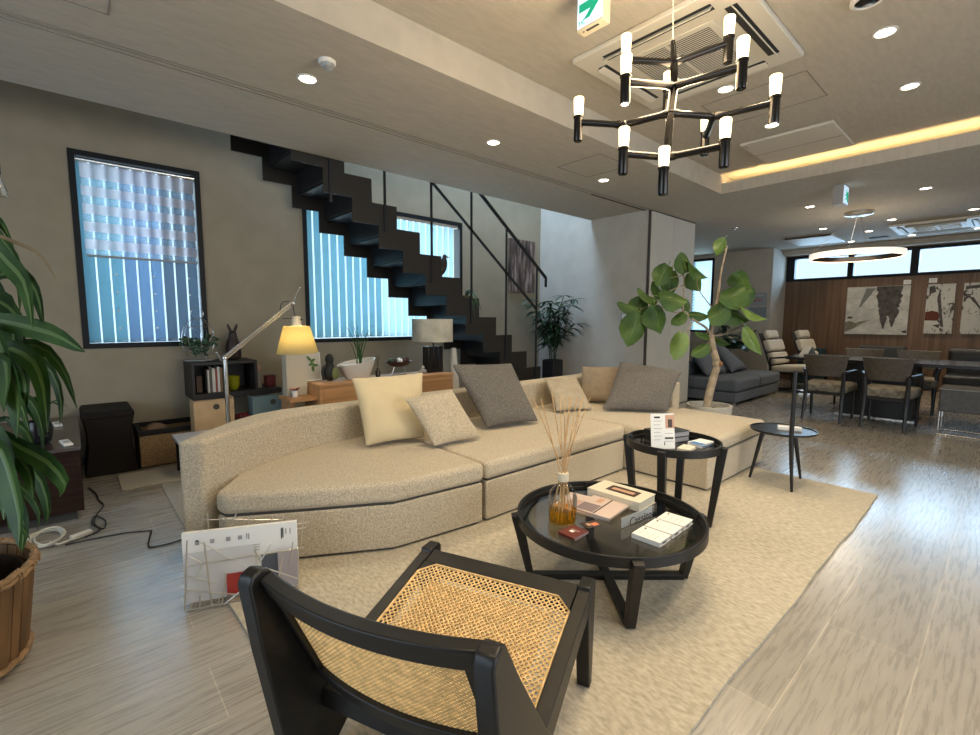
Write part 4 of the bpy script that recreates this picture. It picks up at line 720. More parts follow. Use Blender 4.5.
# on the side table
for i, (lb, zz, ang) in enumerate((('black boxed book at the bottom of the pair on the side table', 0, 0.05), ('black boxed book on top of the pair on the side table', 0.0325, 0.02))):
    rot_box('book', lb, 'book', (2.66, 1.365, TOPS+zz), (0.215, 0.155, 0.032), math.radians(-18)+ang, mat('black_cover', (0.016, 0.017, 0.018), 0.45), 'black books on the side table', pagemat=GREYT)
t = thing('table_sign', 'white printed card in an acrylic stand on the side table', 'sign', (2.47, 1.27, TOPS)); e = Vector((0.80, -0.60, 0)).normalized(); bk = Vector((0.60, 0.80, 0)); o0 = Vector((2.385, 1.31, TOPS+0.004)); upv = (Vector((0, 0, 1))+bk*0.16).normalized()
def cardp(u, v, d=0.0): return o0 + e*u + upv*v - (bk-Vector((0, 0, 0.16))).normalized()*d
w, h = 0.138, 0.198
MB().add([cardp(a, bb, d) for d in (0.0, -0.003) for a, bb in ((0, 0), (w, 0), (w, h), (0, h))], [(0, 1, 2, 3), (7, 6, 5, 4), (0, 4, 5, 1), (1, 5, 6, 2), (2, 6, 7, 3), (3, 7, 4, 0)]).build('card', PAPER, t, smooth=False)
m = MB(); m.add([cardp(a, 0, 0)+bk*d for d in (-0.02, 0.06) for a in (0, w)]+[cardp(a, 0, 0)+bk*d+Vector((0, 0, -0.003)) for d in (-0.02, 0.06) for a in (0, w)], [(0, 1, 3, 2), (4, 6, 7, 5), (0, 2, 6, 4), (1, 5, 7, 3), (0, 4, 5, 1), (2, 3, 7, 6)]); m.build('stand_foot', tinted_glass('acrylic_foot', (0.85, 0.87, 0.87), 1.5), t, smooth=False)
def cpatch(nm, u0, u1, v0, v1, m, d=0.0006): return MB().add([cardp(a, bb, d) for a, bb in ((u0, v0), (u1, v0), (u1, v1), (u0, v1))], [(0, 1, 2, 3)]).build(nm, m, t, smooth=False)
cpatch('photo', 0.085, 0.138, 0.115, 0.19, SKIN); cpatch('photo_detail', 0.10, 0.125, 0.12, 0.165, DKB, 0.0009); cpatch('heading', 0.02, 0.055, 0.172, 0.182, INK)
for k in range(6): cpatch('print_line', 0.016, 0.016+0.05-0.01*(k % 2), 0.155-k*0.021, 0.1575-k*0.021, GREYT)
cpatch('heading', 0.08, 0.13, 0.055, 0.064, INK)
for k in range(3): cpatch('print_line', 0.08, 0.13, 0.085-k*0.022, 0.0875-k*0.022, GREYT)
cpatch('print_line', 0.075, 0.08, 0.02, 0.04, INK)
for i, (lb, c, sz, ang) in enumerate((('white and blue booklet lowest in the pair at the rim of the side table', (2.70, 1.175, TOPS), (0.14, 0.085, 0.010), -0.05), ('white and blue booklet on top of the pair at the rim of the side table', (2.703, 1.175, TOPS+0.0105), (0.135, 0.085, 0.009), -0.1), ('cream square booklet stack in front of the black books', (2.545, 1.185, TOPS), (0.11, 0.07, 0.013), 0.12))):
    t, R, cc = rot_box('booklet', lb, 'booklet', c, sz, ang, PAPER if i < 2 else mat('ivory_card', (0.75, 0.70, 0.58), 0.6), 'booklets on the side table')
    if i < 2: patch(t, 'cover_print', cc, R, sz[2], -0.07, -0.03, -0.045, 0.03, BLUEP)
    if i == 0: MB().obox(cc+R @ Vector((0, -sz[1]/2-0.0003, 0)), (0.12, 0.0006, 0.005), R).build('side_print', BLUEP, t, smooth=False)

# little three-legged table with a tall handle
t = thing('handle_table', 'small black three legged table with a tall pole handle beside the chaise', 'table', (3.86, 1.085, 0.015))
HT = mat('satin_black', (0.015, 0.016, 0.018), 0.28)
MB().lathe([(0.001, 0.392), (0.20, 0.392), (0.212, 0.398), (0.214, 0.412), (0.208, 0.412), (0.205, 0.404), (0.001, 0.404)], (3.86, 1.085, 0), 56, cap0=False, cap1=False).build('table_top', HT, t)
for p0, p1 in (((3.785, 1.265, 0.016), (3.815, 1.20, 0.392)), ((4.045, 1.00, 0.016), (3.95, 1.035, 0.392))):
    MB().cyl(p0, p1, 0.009, 0.017, 14).build('leg', HT, t)
MB().tube([(3.672, 0.954, 0.016), (3.664, 0.974, 0.36), (3.661, 0.976, 0.43), (3.66, 0.977, 0.86)], [0.009, 0.016, 0.015, 0.013], 14).build('handle_leg', HT, t)
MB().ell((3.66, 0.977, 0.86), (0.013, 0.013, 0.006), 12, 6).build('handle_cap', HT, t)
for lb, c, ang in (('flat white printed box behind the pole on the small black table', (3.90, 1.055, 0.4045), 0.35),):
    tt, R, cc = rot_box('printed_box', lb, 'box', c, (0.07, 0.15, 0.022), ang, PAPER)
    patch(tt, 'print_line', cc, R, 0.022, -0.03, 0.02, 0.0, 0.004, GREYT)

# ================================================================== CANE LOUNGE CHAIR
ch = thing('cane_chair', 'low black lounge chair with woven cane seat and curved cane back in the foreground', 'chair', (0.398, 0.845, 0.0148), math.atan2(0.396, 0.918))
CANE = mat('woven_cane', (0.76, 0.52, 0.235), 0.55, var=0.18, vscale=45)
def build_l(mb, nm, m, **k):
    mb.v = [(x, y*1.028-0.0085, z-0.027*min(1.0, z/0.1)) for x, y, z in mb.v]; return mb.build(nm, m, ch, world=False, **k)
def seat_z(u): return 0.208+0.222*u
rear = [(-0.045, 0.628), (-0.036, 0.648), (-0.012, 0.655), (0.010, 0.645), (0.085, 0.525), (0.253, 0.278), (0.338, 0.178), (0.330, 0.14), (0.165, 0.0), (0.095, 0.0), (0.030, 0.20), (-0.018, 0.45)]
front = [(0.665, 0.30), (0.690, 0.378), (0.752, 0.378), (0.764, 0.364), (0.738, 0.0), (0.706, 0.0)]
rail = [(0.18, seat_z(0.18)+0.006), (0.72, seat_z(0.72)+0.006), (0.72, seat_z(0.72)-0.062), (0.27, seat_z(0.27)-0.075)]
for s in (-1, 1):
    l0, l1 = (0.264, 0.306) if s > 0 else (-0.306, -0.264)
    build_l(MB().prism(rear, l0, l1, lambda a, b2, tt: (a, tt, b2)), 'rear_leg', BLACKW, bevel=0.006, seg=3)
    build_l(MB().prism(front, l0, l1, lambda a, b2, tt: (a, tt, b2)), 'front_leg', BLACKW, bevel=0.005, seg=3)
    build_l(MB().prism(rail, l0+0.002, l1-0.002, lambda a, b2, tt: (a, tt, b2)), 'side_rail', BLACKW, bevel=0.003)
def rail_across(u0, u1, dz0, dz1, nm):
    m = MB(); m.prism([(u0, seat_z(u0)+dz1), (u1, seat_z(u1)+dz1), (u1, seat_z(u1)+dz0), (u0, seat_z(u0)+dz0)], -0.263, 0.263, lambda a, b2, tt: (a, tt, b2)); build_l(m, nm, BLACKW, bevel=0.003)
rail_across(0.648, 0.712, -0.05, 0.004, 'front_rail'); rail_across(0.150, 0.205, -0.05, 0.004, 'back_rail')
def cane_panel(nm, nu, nv, fn, hole, inside, thick):
    m = MB()
    for i in range(nu):
        for j in range(nv):
            if not inside((i+0.5)/nu, (j+0.5)/nv): continue
            sq = []; oc = []
            for k in range(8):
                a = 2*PI*(k+0.5)/8; ca, sa = math.cos(a), math.sin(a); mx = max(abs(ca), abs(sa)); sq.append(fn((i+0.5+0.5*ca/mx)/nu, (j+0.5+0.5*sa/mx)/nv)); oc.append(fn((i+0.5+hole*ca)/nu, (j+0.5+hole*sa)/nv))
            m.add(sq+oc, [(k, (k+1) % 8, 8+(k+1) % 8, 8+k) for k in range(8)])
    return build_l(m, nm, CANE, smooth=False, solid=thick)
U0, U1, L = 0.206, 0.647, 0.262
def seat_fn(u, v):
    uu = U0+(U1-U0)*u; ll = -L+2*L*v; sag = 0.006*(1-(2*u-1)**2)*(1-(2*v-1)**2); return (uu, ll, seat_z(uu)-0.002-sag)
cane_panel('cane_seat', 26, 31, seat_fn, 0.325, lambda u, v: (min(u, 1-u)*26 + min(v, 1-v)*31) > 2.2 and True, 0.003)
def under_fn(u, v):
    q = seat_fn(u, v); return (q[0], q[1], q[2]-0.014)
cane_panel('cane_underside', 26, 31, under_fn, 0.33, lambda u, v: min(u, 1-u)*26 > 3 and min(v, 1-v)*31 > 3, 0.003)
b = MB()
cr_ = 0.045
oct_ = [(U0, -L+cr_), (U0+cr_, -L), (U1-cr_, -L), (U1, -L+cr_), (U1, L-cr_), (U1-cr_, L), (U0+cr_, L), (U0, L-cr_)]
b.tube([(u, v, seat_z(u)+0.001) for u, v in oct_], 0.0035, 6, closed=True)
build_l(b, 'cane_edging', CANE)
b = MB()
for (ua, va), (ub, vb_) in (((U1, L), (U1-cr_, L-cr_)), ((U1, -L), (U1-cr_, -L+cr_))):
    su = -1; sv = -1 if va > 0 else 1
    build_l(MB().add([(ua, va, seat_z(ua)+0.003), (ua+su*cr_, va, seat_z(ua-cr_)+0.003), (ua, va+sv*cr_, seat_z(ua)+0.003)], [(0, 1, 2)]), 'corner_infill', BLACKW, smooth=False, solid=0.004)
def back_u(l, z): return 0.006 - 0.045*(1-(l/0.265)**2) + (0.62-z)*0.46
def curved_rail(z0, z1, th, nm):
    n = 20; vs = []; fs = []
    for i in range(n+1):
        l = -0.265+0.53*i/n
        for zz, dd in ((z0, -th/2), (z1, -th/2), (z1, th/2), (z0, th/2)): vs.append((back_u(l, zz)+dd, l, zz))
    for i in range(n): fs += [(i*4+k, i*4+(k+1) % 4, (i+1)*4+(k+1) % 4, (i+1)*4+k) for k in range(4)]
    fs += [(0, 1, 2, 3), (n*4+3, n*4+2, n*4+1, n*4)]
    build_l(MB().add(vs, fs), nm, BLACKW, bevel=0.006, seg=3)
curved_rail(0.578, 0.638, 0.040, 'top_rail'); curved_rail(0.290, 0.342, 0.034, 'lower_rail')
for s in (-1, 1):
    vs = []
    for zz in (0.31, 0.60):
        for l in (0.228, 0.266):
            for dd in (-0.015, 0.015): vs.append((back_u(s*l, zz)+dd, s*l, zz))
    build_l(MB().add(vs, [(0, 1, 3, 2), (4, 6, 7, 5), (0, 4, 5, 1), (2, 3, 7, 6), (0, 2, 6, 4), (1, 5, 7, 3)]), 'back_stile', BLACKW, bevel=0.002)
def back_fn(u, v):
    l = -0.235+0.47*u; zz = 0.335+0.25*v; return (back_u(l, zz), l, zz)
cane_panel('cane_back', 40, 22, back_fn, 0.27, lambda u, v: True, 0.002)

# ================================================================== LEFT FOREGROUND
ROD = mat('thin_steel_rod', (0.66, 0.63, 0.57), 0.35, 0.9)
rk = thing('magazine_rack', 'magazine rack of crossed thin steel rods in front of the sofa end', 'magazine rack', (0.48, 2.12, 0.0))
for p, q in RODS_F + RODS_B: MB().cyl(p, q, 0.0030, seg=8).build('rod', ROD, rk)
e = Vector((0.40, -0.165, 0)).normalized(); nrm = Vector((0.165, 0.40, 0)).normalized(); O = Vector((0.27, 2.17, 0))
b = MB()
for k in range(5):
    p = O+e*(0.02+0.10*k); b.cyl((p.x, p.y, 0.022), tuple(p+nrm*0.125+Vector((0, 0, 0.03))), 0.0024, seg=8)
b.cyl(tuple(O+Vector((0, 0, 0.015))), tuple(O+e*0.43+Vector((0, 0, 0.015))), 0.0024, seg=8); b.cyl(tuple(O+nrm*0.12+Vector((0, 0, 0.02))), tuple(O+e*0.43+nrm*0.12+Vector((0, 0, 0.02))), 0.0024, seg=8)
b.build('bottom_grid', ROD, rk)
def rackp(u, z, d): return O+e*u+nrm*d+Vector((0, 0, z))
def slab(nm, label, cat, u0, u1, z0, z1, d, th, m, tilt=0.0, grp=None, slope=0.0):
    t = thing(nm, label, cat, tuple(rackp((u0+u1)/2, z0, d)), group=grp)
    vs = [rackp(u, z+slope*(u-u0), d+dd+tilt*(z-z0)) for dd in (0, th) for u, z in ((u0, z0), (u1, z0), (u1, z1), (u0, z1))]
    MB().add(vs, [(0, 1, 2, 3), (7, 6, 5, 4), (0, 4, 5, 1), (1, 5, 6, 2), (2, 6, 7, 3), (3, 7, 4, 0)]).build('cover', m, t, bevel=0.0)
    return t
t = slab('catalogue', 'large white catalogue standing in the steel rod rack', 'catalogue', -0.010, 0.430, 0.022, 0.318, 0.050, 0.018, PAPER, 0.02, slope=-0.02)
def rpatch(nm, u0, u1, z0, z1, m, d=0.0485): return MB().add([rackp(u, z, d+0.02*(z-0.035)) for u, z in ((u0, z0), (u1, z0), (u1, z1), (u0, z1))], [(0, 1, 2, 3)]).build(nm, m, t, smooth=False)
for u in (0.045, 0.10, 0.16, 0.205): rpatch('emblem', u-0.008, u+0.008, 0.262, 0.280, GREYT)
rpatch('emblem', 0.040, 0.05, 0.276, 0.284, INK)
for k, (u, z0, z1) in enumerate(((0.228, 0.262, 0.286), (0.236, 0.258, 0.284), (0.365, 0.24, 0.288), (0.371, 0.245, 0.29), (0.383, 0.26, 0.285), (0.40, 0.258, 0.284))): rpatch('print_line', u, u+0.004, z0, z1, INK if k in (2, 3) else GREYT)
for k in range(3): rpatch('print_line', 0.08, 0.28, 0.205+0.012*k, 0.2075+0.012*k, GREYT)
slab('leaflet', 'clear pale folder in front of the white catalogue in the rod rack', 'leaflet', 0.0, 0.26, 0.022, 0.235, 0.040, 0.003, mat('pale_folder', (0.62, 0.61, 0.60), 0.4), 0.02, 'papers in the rack')
slab('leaflet', 'red booklet standing in the rod rack behind the chair top', 'leaflet', 0.15, 0.235, 0.03, 0.125, 0.030, 0.006, mat('red_paper', (0.42, 0.045, 0.035), 0.5), 0.02, 'papers in the rack')
slab('leaflet', 'dark slate booklet standing at the right in the rod rack', 'leaflet', 0.285, 0.375, 0.03, 0.185, 0.040, 0.008, mat('slate_paper', (0.09, 0.10, 0.12), 0.5), 0.02, 'papers in the rack')
slab('leaflet', 'mauve grey booklet at the right end of the rod rack', 'leaflet', 0.350, 0.430, 0.03, 0.19, 0.030, 0.006, mat('mauve_paper', (0.42, 0.37, 0.38), 0.5), 0.02, 'papers in the rack')

# dracaena in a bamboo basket
BX, BY = -0.455, 2.315
BAMB = mat('bamboo_slat', (0.15, 0.078, 0.030), 0.5, var=0.35, vscale=14, vstretch=(1, 1, 0.15))
bsk = thing('bamboo_planter', 'brown bamboo slat basket planter at the left edge', 'planter', (BX, BY, 0))
b = MB(); ns = 36
for k in range(ns):
    a0, a1 = 2*PI*(k+0.06)/ns, 2*PI*(k+0.94)/ns; vs = []
    for z, r in ((0.02, 0.258), (0.12, 0.271), (0.24, 0.285), (0.340, 0.297)):
        for a, rr in ((a0, r), ((a0+a1)/2, r+0.007), (a1, r), (a1, r-0.012), (a0, r-0.012)): vs.append((BX+rr*math.cos(a), BY+rr*math.sin(a), z))
    b.add(vs, [(i*5+j, i*5+(j+1) % 5, (i+1)*5+(j+1) % 5, (i+1)*5+j) for i in range(3) for j in range(5)]+[(0, 1, 2, 3, 4), (19, 18, 17, 16, 15)])
b.build('slat_wall', BAMB, bsk)
MB().lathe([(0.001, 0.008), (0.252, 0.008), (0.275, 0.31), (0.267, 0.31), (0.245, 0.016), (0.001, 0.016)], (BX, BY, 0), 40, cap0=False, cap1=False).build('inner_liner', mat('dark_liner', (0.03, 0.018, 0.01), 0.8), bsk)
RATT = mat('rattan_binding', (0.28, 0.17, 0.08), 0.6, var=0.25, vscale=40)
for z, r, w in ((0.328, 0.303, 0.009), (0.346, 0.301, 0.011), (0.03, 0.268, 0.011)):
    MB().tube([(BX+r*math.cos(2*PI*k/60), BY+r*math.sin(2*PI*k/60), z+0.003*math.sin(k*3)) for k in range(60)], w, 8, closed=True).build('rattan_hoop', RATT, bsk)
for k in range(24):
    a = 2*PI*k/24
    for dz in (0, 0.012): MB().tube([(BX+rr*math.cos(a+dz*4), BY+rr*math.sin(a+dz*4), z) for rr, z in ((0.312, 0.318+dz), (0.315, 0.343), (0.300, 0.360), (0.288, 0.346))], 0.003, 6).build('binding', RATT, bsk)
dr = thing('dracaena', 'tall dracaena with long drooping strap leaves in the bamboo planter', 'plant', (BX, BY, 0.018))
MB().lathe([(0.001, 0.018), (0.15, 0.018), (0.20, 0.34), (0.192, 0.342), (0.188, 0.30), (0.001, 0.30)], (BX, BY, 0), 36, cap0=False, cap1=False).build('inner_pot', mat('grey_plastic_pot', (0.35, 0.33, 0.30), 0.6), dr)
MB().lathe([(0.001, 0.302), (0.187, 0.302), (0.12, 0.312), (0.001, 0.315)], (BX, BY, 0), 30, cap0=False, cap1=False).build('soil', SOIL, dr)
CAN = mat('dracaena_cane', (0.14, 0.10, 0.06), 0.85, var=0.3, vscale=20, bump=0.5, bscale=40)
MB().tube([(BX+0.06, BY-0.03, 0.30), (BX+0.10, BY-0.04, 0.7), (BX+0.13, BY-0.02, 1.05), (BX+0.14, BY-0.02, 1.42)], [0.036, 0.032, 0.028, 0.02], 12).build('cane', CAN, dr)
MB().tube([(BX-0.06, BY+0.05, 0.30), (BX-0.09, BY+0.08, 0.6), (BX-0.08, BY+0.06, 0.85)], [0.03, 0.027, 0.02], 12).build('cane', CAN, dr)
def strap_mat():
    m = bpy.data.materials.new('strap_leaf'); m.use_nodes = True; nt = m.node_tree; N = nt.nodes; L_ = nt.links; bb = N['Principled BSDF']
    tc = N.new('ShaderNodeTexCoord'); nz = N.new('ShaderNodeTexNoise'); nz.inputs['Scale'].default_value = 7; nz.inputs['Detail'].default_value = 5; L_.new(tc.outputs['Object'], nz.inputs[0])
    r = N.new('ShaderNodeValToRGB'); L_.new(nz.outputs[0], r.inputs[0]); r.color_ramp.elements[0].position = 0.38; r.color_ramp.elements[1].position = 0.66
    r.color_ramp.elements[0].color = (0.010, 0.032, 0.006, 1); r.color_ramp.elements[1].color = (0.038, 0.085, 0.014, 1); L_.new(r.outputs[0], bb.inputs['Base Color']); bb.inputs['Roughness'].default_value = 0.42; bb.inputs['Specular IOR Level'].default_value = 0.22; bb.inputs['Subsurface Weight'].default_value = 0.0
    return m
STRAP = strap_mat(); STRIPE = mat('leaf_pale_stripe', (0.085, 0.14, 0.03), 0.4); DRYL = mat('dry_leaf', (0.20, 0.13, 0.06), 0.7)
prof = [0.45, 0.75, 0.95, 1.0, 1.0, 0.92, 0.75, 0.45, 0.05]
cc = Vector((BX+0.12, BY-0.02, 0))
side_cam = rt
for i, (P, hw) in enumerate(DRAC):
    root = Vector((cc.x, cc.y, P[0][2]-0.02)) if False else Vector(P[0])+Vector((-0.07, 0.03, -0.02))
    pts = [tuple(root)] + P; w = [hw*0.35]+[hw*k for k in prof]
    d = (Vector(P[8])-Vector(P[0])); sd = d.cross(Vector((0.25*math.sin(i*2.3), 0.25*math.cos(i*1.7), 0))+fw*-1.0); 
    l = MB().ribbon(pts, w, sd, 0.30 if i % 2 else 0.18).build('leaf', DRYL if i == 1 else STRAP, dr, ang=80)
    if i != 1:
        MB().ribbon([tuple(Vector(p)-fw*0.0016) for p in pts[1:]], [hw*k*0.22 for k in prof], sd, 0.1).build('leaf_stripe', STRIPE, l, ang=80)
random.seed(3)
for i in range(26):      # the rest of the two leaf heads, mostly beyond the edge of the photo
    top = Vector((BX+0.13, BY-0.02, 1.32)) if i < 14 else Vector((BX-0.06, BY+0.06, 0.86)); a = random.uniform(1.9, 5.0) if i < 14 else random.uniform(2.2, 5.2); ln = random.uniform(0.45, 0.65); up_ = random.uniform(0.05, 0.28)
    dx, dy = math.cos(a), math.sin(a); z0 = top.z+random.uniform(-0.22, 0.05)
    pts = bez((top.x, top.y, z0), (top.x+dx*ln*0.55, top.y+dy*ln*0.55, z0+up_), (top.x+dx*ln*0.9, top.y+dy*ln*0.9, z0-0.30), 8)
    hw = random.uniform(0.02, 0.03); MB().ribbon(pts, [hw*k for k in prof], (-dy, dx, 0), 0.25).build('leaf', STRAP, dr, ang=80)

# dark cabinet
t = thing('cabinet', 'low dark walnut cabinet behind the bamboo planter', 'cabinet', (-0.62, 4.2, 0))
MB().box(-1.25, -0.012, 3.63, 4.80, 0.06, 0.428).build('body', DWOOD, t, bevel=0.003)
MB().box(-1.26, -0.005, 3.62, 4.81, 0.428, 0.45).build('top', mat('polished_walnut_top', (0.05, 0.034, 0.028), 0.22), t, bevel=0.003)
MB().box(-1.2, -0.05, 3.68, 4.75, 0, 0.06).build('plinth', LINE, t, smooth=False)
b = MB(); b.box(-0.63, -0.627, 3.6285, 3.63, 0.07, 0.42); b.build('door_gap', LINE, t, smooth=False)
t = thing('black_vase', 'small glossy black vase with leafy stems on the walnut cabinet', 'vase', (-0.19, 3.86, 0.45))
MB().lathe([(0.045, 0), (0.058, 0.02), (0.066, 0.07), (0.062, 0.12), (0.054, 0.14), (0.048, 0.138), (0.045, 0.02)], (-0.19, 3.86, 0.45), 28).build('vase_body', mat('black_glaze', (0.012, 0.012, 0.014), 0.2), t)
random.seed(11)
for k in range(7):
    a = k*0.9+0.3; pts = bez((-0.19, 3.86, 0.56), (-0.19+0.08*math.cos(a), 3.86+0.08*math.sin(a), 0.80), (-0.19+0.15*math.cos(a), 3.86+0.15*math.sin(a), 0.64+0.05*(k % 3)), 8); MB().ribbon(pts, [0.016*q for q in prof], (-math.sin(a), math.cos(a), 0), 0.2).build('leaf', STRAP, t, ang=80)
for lb, c, a in (('white slim remote on the walnut cabinet in front of the black vase', (-0.07, 3.74, 0.4505), 0.15), ('white slim remote on the walnut cabinet behind the black vase', (-0.12, 4.45, 0.4505), 0.1), ('white slim remote lying left of the black vase', (-0.36, 3.76, 0.4505), 0.8)):
    t = thing('remote_control', lb, 'remote control', c); MB().obox((c[0], c[1], c[2]+0.008), (0.045, 0.16, 0.014), rotz(a)).build('case', WHITE, t, bevel=0.004); MB().obox((c[0], c[1], c[2]+0.0155), (0.026, 0.05, 0.001), rotz(a)).build('button_panel', GREYT, t, smooth=False)
# ottoman
t = thing('ottoman', 'dark brown leather stool with curved sides against the wall', 'stool', (0.09, 4.80, 0))
pr = [(0.002, 0.0), (0.335, 0.0), (0.315, 0.10), (0.298, 0.22), (0.300, 0.33), (0.318, 0.42), (0.325, 0.47), (0.315, 0.495), (0.012, 0.495), (0.005, 0.47), (0.028, 0.33), (0.03, 0.22), (0.016, 0.10)]
MB().prism(pr, 4.575, 5.02, lambda a, bb, tt: (a, tt, bb)).build('body', LEATHER, t, bevel=0.012, seg=3)
MB().prism([(0.008, 0.44), (0.322, 0.44), (0.327, 0.47), (0.315, 0.5), (0.012, 0.5), (0.002, 0.47)], 4.57, 5.025, lambda a, bb, tt: (a, tt, bb)).build('seat_pad', LEATHER, t, bevel=0.012, seg=3)
# wicker basket
WICK = mat('woven_wicker', (0.23, 0.145, 0.07), 0.8, vscale=60, col2=(0.40, 0.27, 0.14), bump=0.9, bscale=110, vstretch=(1, 1, 2.2))
t = thing('wicker_basket', 'low rectangular wicker basket with dark lining on the floor by the wall', 'basket', (0.58, 4.79, 0))
b = MB(); b.box(0.345, 0.82, 4.585, 4.61, 0.01, 0.27); b.box(0.345, 0.82, 4.975, 5.0, 0.01, 0.27); b.box(0.345, 0.37, 4.61, 4.975, 0.01, 0.27); b.box(0.795, 0.82, 4.61, 4.975, 0.01, 0.27); b.box(0.37, 0.795, 4.61, 4.975, 0.01, 0.03)
b.build('basket_wall', WICK, t, bevel=0.006)
b = MB(); b.box(0.335, 0.83, 4.575, 4.615, 0.265, 0.305); b.box(0.335, 0.83, 4.97, 5.01, 0.265, 0.305); b.box(0.335, 0.375, 4.615, 4.97, 0.265, 0.305); b.box(0.79, 0.83, 4.615, 4.97, 0.265, 0.305); b.build('dark_lining', mat('black_cloth', (0.012, 0.012, 0.012), 0.9), t, bevel=0.008)
tag(MB().ell((0.47, 4.76, 0.27), (0.085, 0.07, 0.06), 20, 12).build('pouch', mat('tan_pouch', (0.20, 0.13, 0.08), 0.85, bump=0.4, bscale=120), loc=(0.47, 4.76, 0.21)), 'small tan pouch lying in the wicker basket', 'pouch')
tag(MB().box(0.50, 0.79, 4.64, 4.95, 0.031, 0.20).build('folded_blanket', mat('black_blanket', (0.02, 0.02, 0.02), 0.95), bevel=0.02, seg=3, loc=(0.645, 4.8, 0.031)), 'folded black blanket filling the wicker basket', 'blanket')
# floor mats
MATM = mat('beige_floor_mat', (0.42, 0.38, 0.31), 0.95, vscale=60, col2=(0.52, 0.48, 0.40), bump=0.5, bscale=150, vstretch=(1, 5, 1)); MATM2 = mat('grey_beige_floor_mat', (0.33, 0.31, 0.27), 0.95, vscale=60, col2=(0.42, 0.40, 0.35), bump=0.5, bscale=150, vstretch=(5, 1, 1))
tag(MB().box(0.19, 0.82, 4.07, 4.50, 0.001, 0.008).build('floor_mat', MATM, bevel=0.002), 'pale beige flat mat on the floor in front of the wicker basket', 'mat', 'flat mats behind the sofa')
tag(MB().box(0.41, 1.25, 3.1, 4.06, 0.001, 0.008).build('floor_mat', MATM2, bevel=0.002), 'greyer flat mat on the floor behind the left sofa end', 'mat', 'flat mats behind the sofa')
# cables
CBL = mat('black_cable', (0.012, 0.012, 0.014), 0.5); CBW = mat('white_cable', (0.62, 0.58, 0.48), 0.5)
def smooth_path(P, n=6):
    out = []
    for i in range(len(P)-1):
        p0, p1, p2, p3 = P[max(i-1, 0)], P[i], P[i+1], P[min(i+2, len(P)-1)]
        for k in range(n):
            u = k/n; out.append(tuple(0.5*((2*b2)+(-a+c)*u+(2*a-5*b2+4*c-d)*u*u+(-a+3*b2-3*c+d)*u**3) for a, b2, c, d in zip(p0, p1, p2, p3)))
    return out+[P[-1]]
t = thing('power_cable', 'black power cable running from the white extension lead towards the sofa', 'cable', (0.15, 3.2, 0))
MB().tube(smooth_path([(-0.10, 3.27, .006), (0.04, 3.255, .006), (0.16, 3.23, .006), (0.245, 3.185, .006), (0.262, 3.17, .006), (0.245, 3.08, .006), (0.228, 2.96, .006), (0.26, 2.93, .006), (0.36, 2.93, .006), (0.46, 2.99, .006)]), 0.004, 8).build('cord', CBL, t)
t = thing('power_cable', 'black tangled cable on the floor beside the walnut cabinet', 'cable', (0.04, 3.7, 0))
MB().tube(smooth_path([(0.015, 4.30, .006), (0.05, 4.12, .006), (0.06, 3.95, .006), (0.08, 3.82, .006), (0.04, 3.66, .006), (0.025, 3.5, .006), (0.06, 3.38, .008), (0.075, 3.50, .010), (0.03, 3.62, .012), (0.015, 3.48, .014), (0.045, 3.36, .012), (-0.02, 3.31, .008)]), 0.004, 8).build('cord', CBL, t)
t = thing('extension_lead', 'coiled white extension lead with plug on the floor beside the planter', 'cable', (-0.17, 3.42, 0))
for k in range(5):
    c = []
    for j in range(26):
        a = 2*PI*j/26; c.append((-0.20+0.01*k+(0.085-0.006*k)*math.cos(a), 3.43-0.012*k+(0.12+0.01*(k % 2))*math.sin(a), 0.008+0.007*k+0.003*math.sin(3*a+k)))
    MB().tube(c, 0.0045, 8, closed=True).build('coil', CBW, t)
MB().tube(smooth_path([(-0.16, 3.33, .02), (-0.13, 3.27, .02), (-0.09, 3.28, .02), (-0.06, 3.30, .018)]), 0.005, 8).build('cord', CBW, t)
MB().obox((-0.035, 3.335, 0.018), (0.10, 0.035, 0.028), rotz(0.5)).build('socket', CBW, t, bevel=0.008, seg=3)

# ================================================================== BACK WALL, SIDEBOARD
DSH = mat('dark_stained_shelf', (0.022, 0.018, 0.016), 0.5)
t = thing('wall_shelf', 'dark two compartment wall shelf with a low side ledge between the windows', 'shelf', (0.99, 4.85, 0.50))
y0, y1 = 4.66, 5.045
for nm, bx in (('bottom_board', (0.74, 1.47, y0, y1, 0.50, 0.55)), ('top_board', (0.74, 1.262, y0, y1, 0.80, 0.825)), ('side_board', (0.74, 0.762, y0, y1, 0.55, 0.80)), ('side_board', (1.24, 1.262, y0, y1, 0.55, 0.80)), ('divider', (0.985, 1.005, y0, y1, 0.55, 0.80)), ('back_board', (0.762, 1.24, y1-0.012, y1, 0.55, 0.80))):
    MB().box(*bx).build(nm, DSH, t, bevel=0.002)
cols = [(0.55, 0.50, 0.42), (0.12, 0.10, 0.09), (0.62, 0.58, 0.50), (0.35, 0.07, 0.05), (0.70, 0.66, 0.58), (0.30, 0.18, 0.08)]
x = 0.868
for k, (c, nm) in enumerate(zip(cols, ('beige book leftmost on the dark wall shelf', 'black book second from left on the dark wall shelf', 'grey beige book third from left on the dark wall shelf', 'dark red book on the dark wall shelf', 'pale cream book on the dark wall shelf', 'brown book rightmost on the dark wall shelf'))):
    w = 0.014+0.005*(k % 3); h = 0.20+0.012*((k*2) % 3); o = thing('book', nm, 'book', (x+w/2, 4.80, 0.5505), group='books on the wall shelf')
    MB().box(x, x+w, 4.72, 4.86, 0.5505, 0.5505+h).build('cover', mat('book_cloth_%d' % k, c, 0.7), o, bevel=0.001); MB().box(x+0.002, x+w-0.002, 4.725, 4.855, 0.5505+h, 0.5505+h+0.001).build('pages', PAPER, o, smooth=False); x += w+0.0015
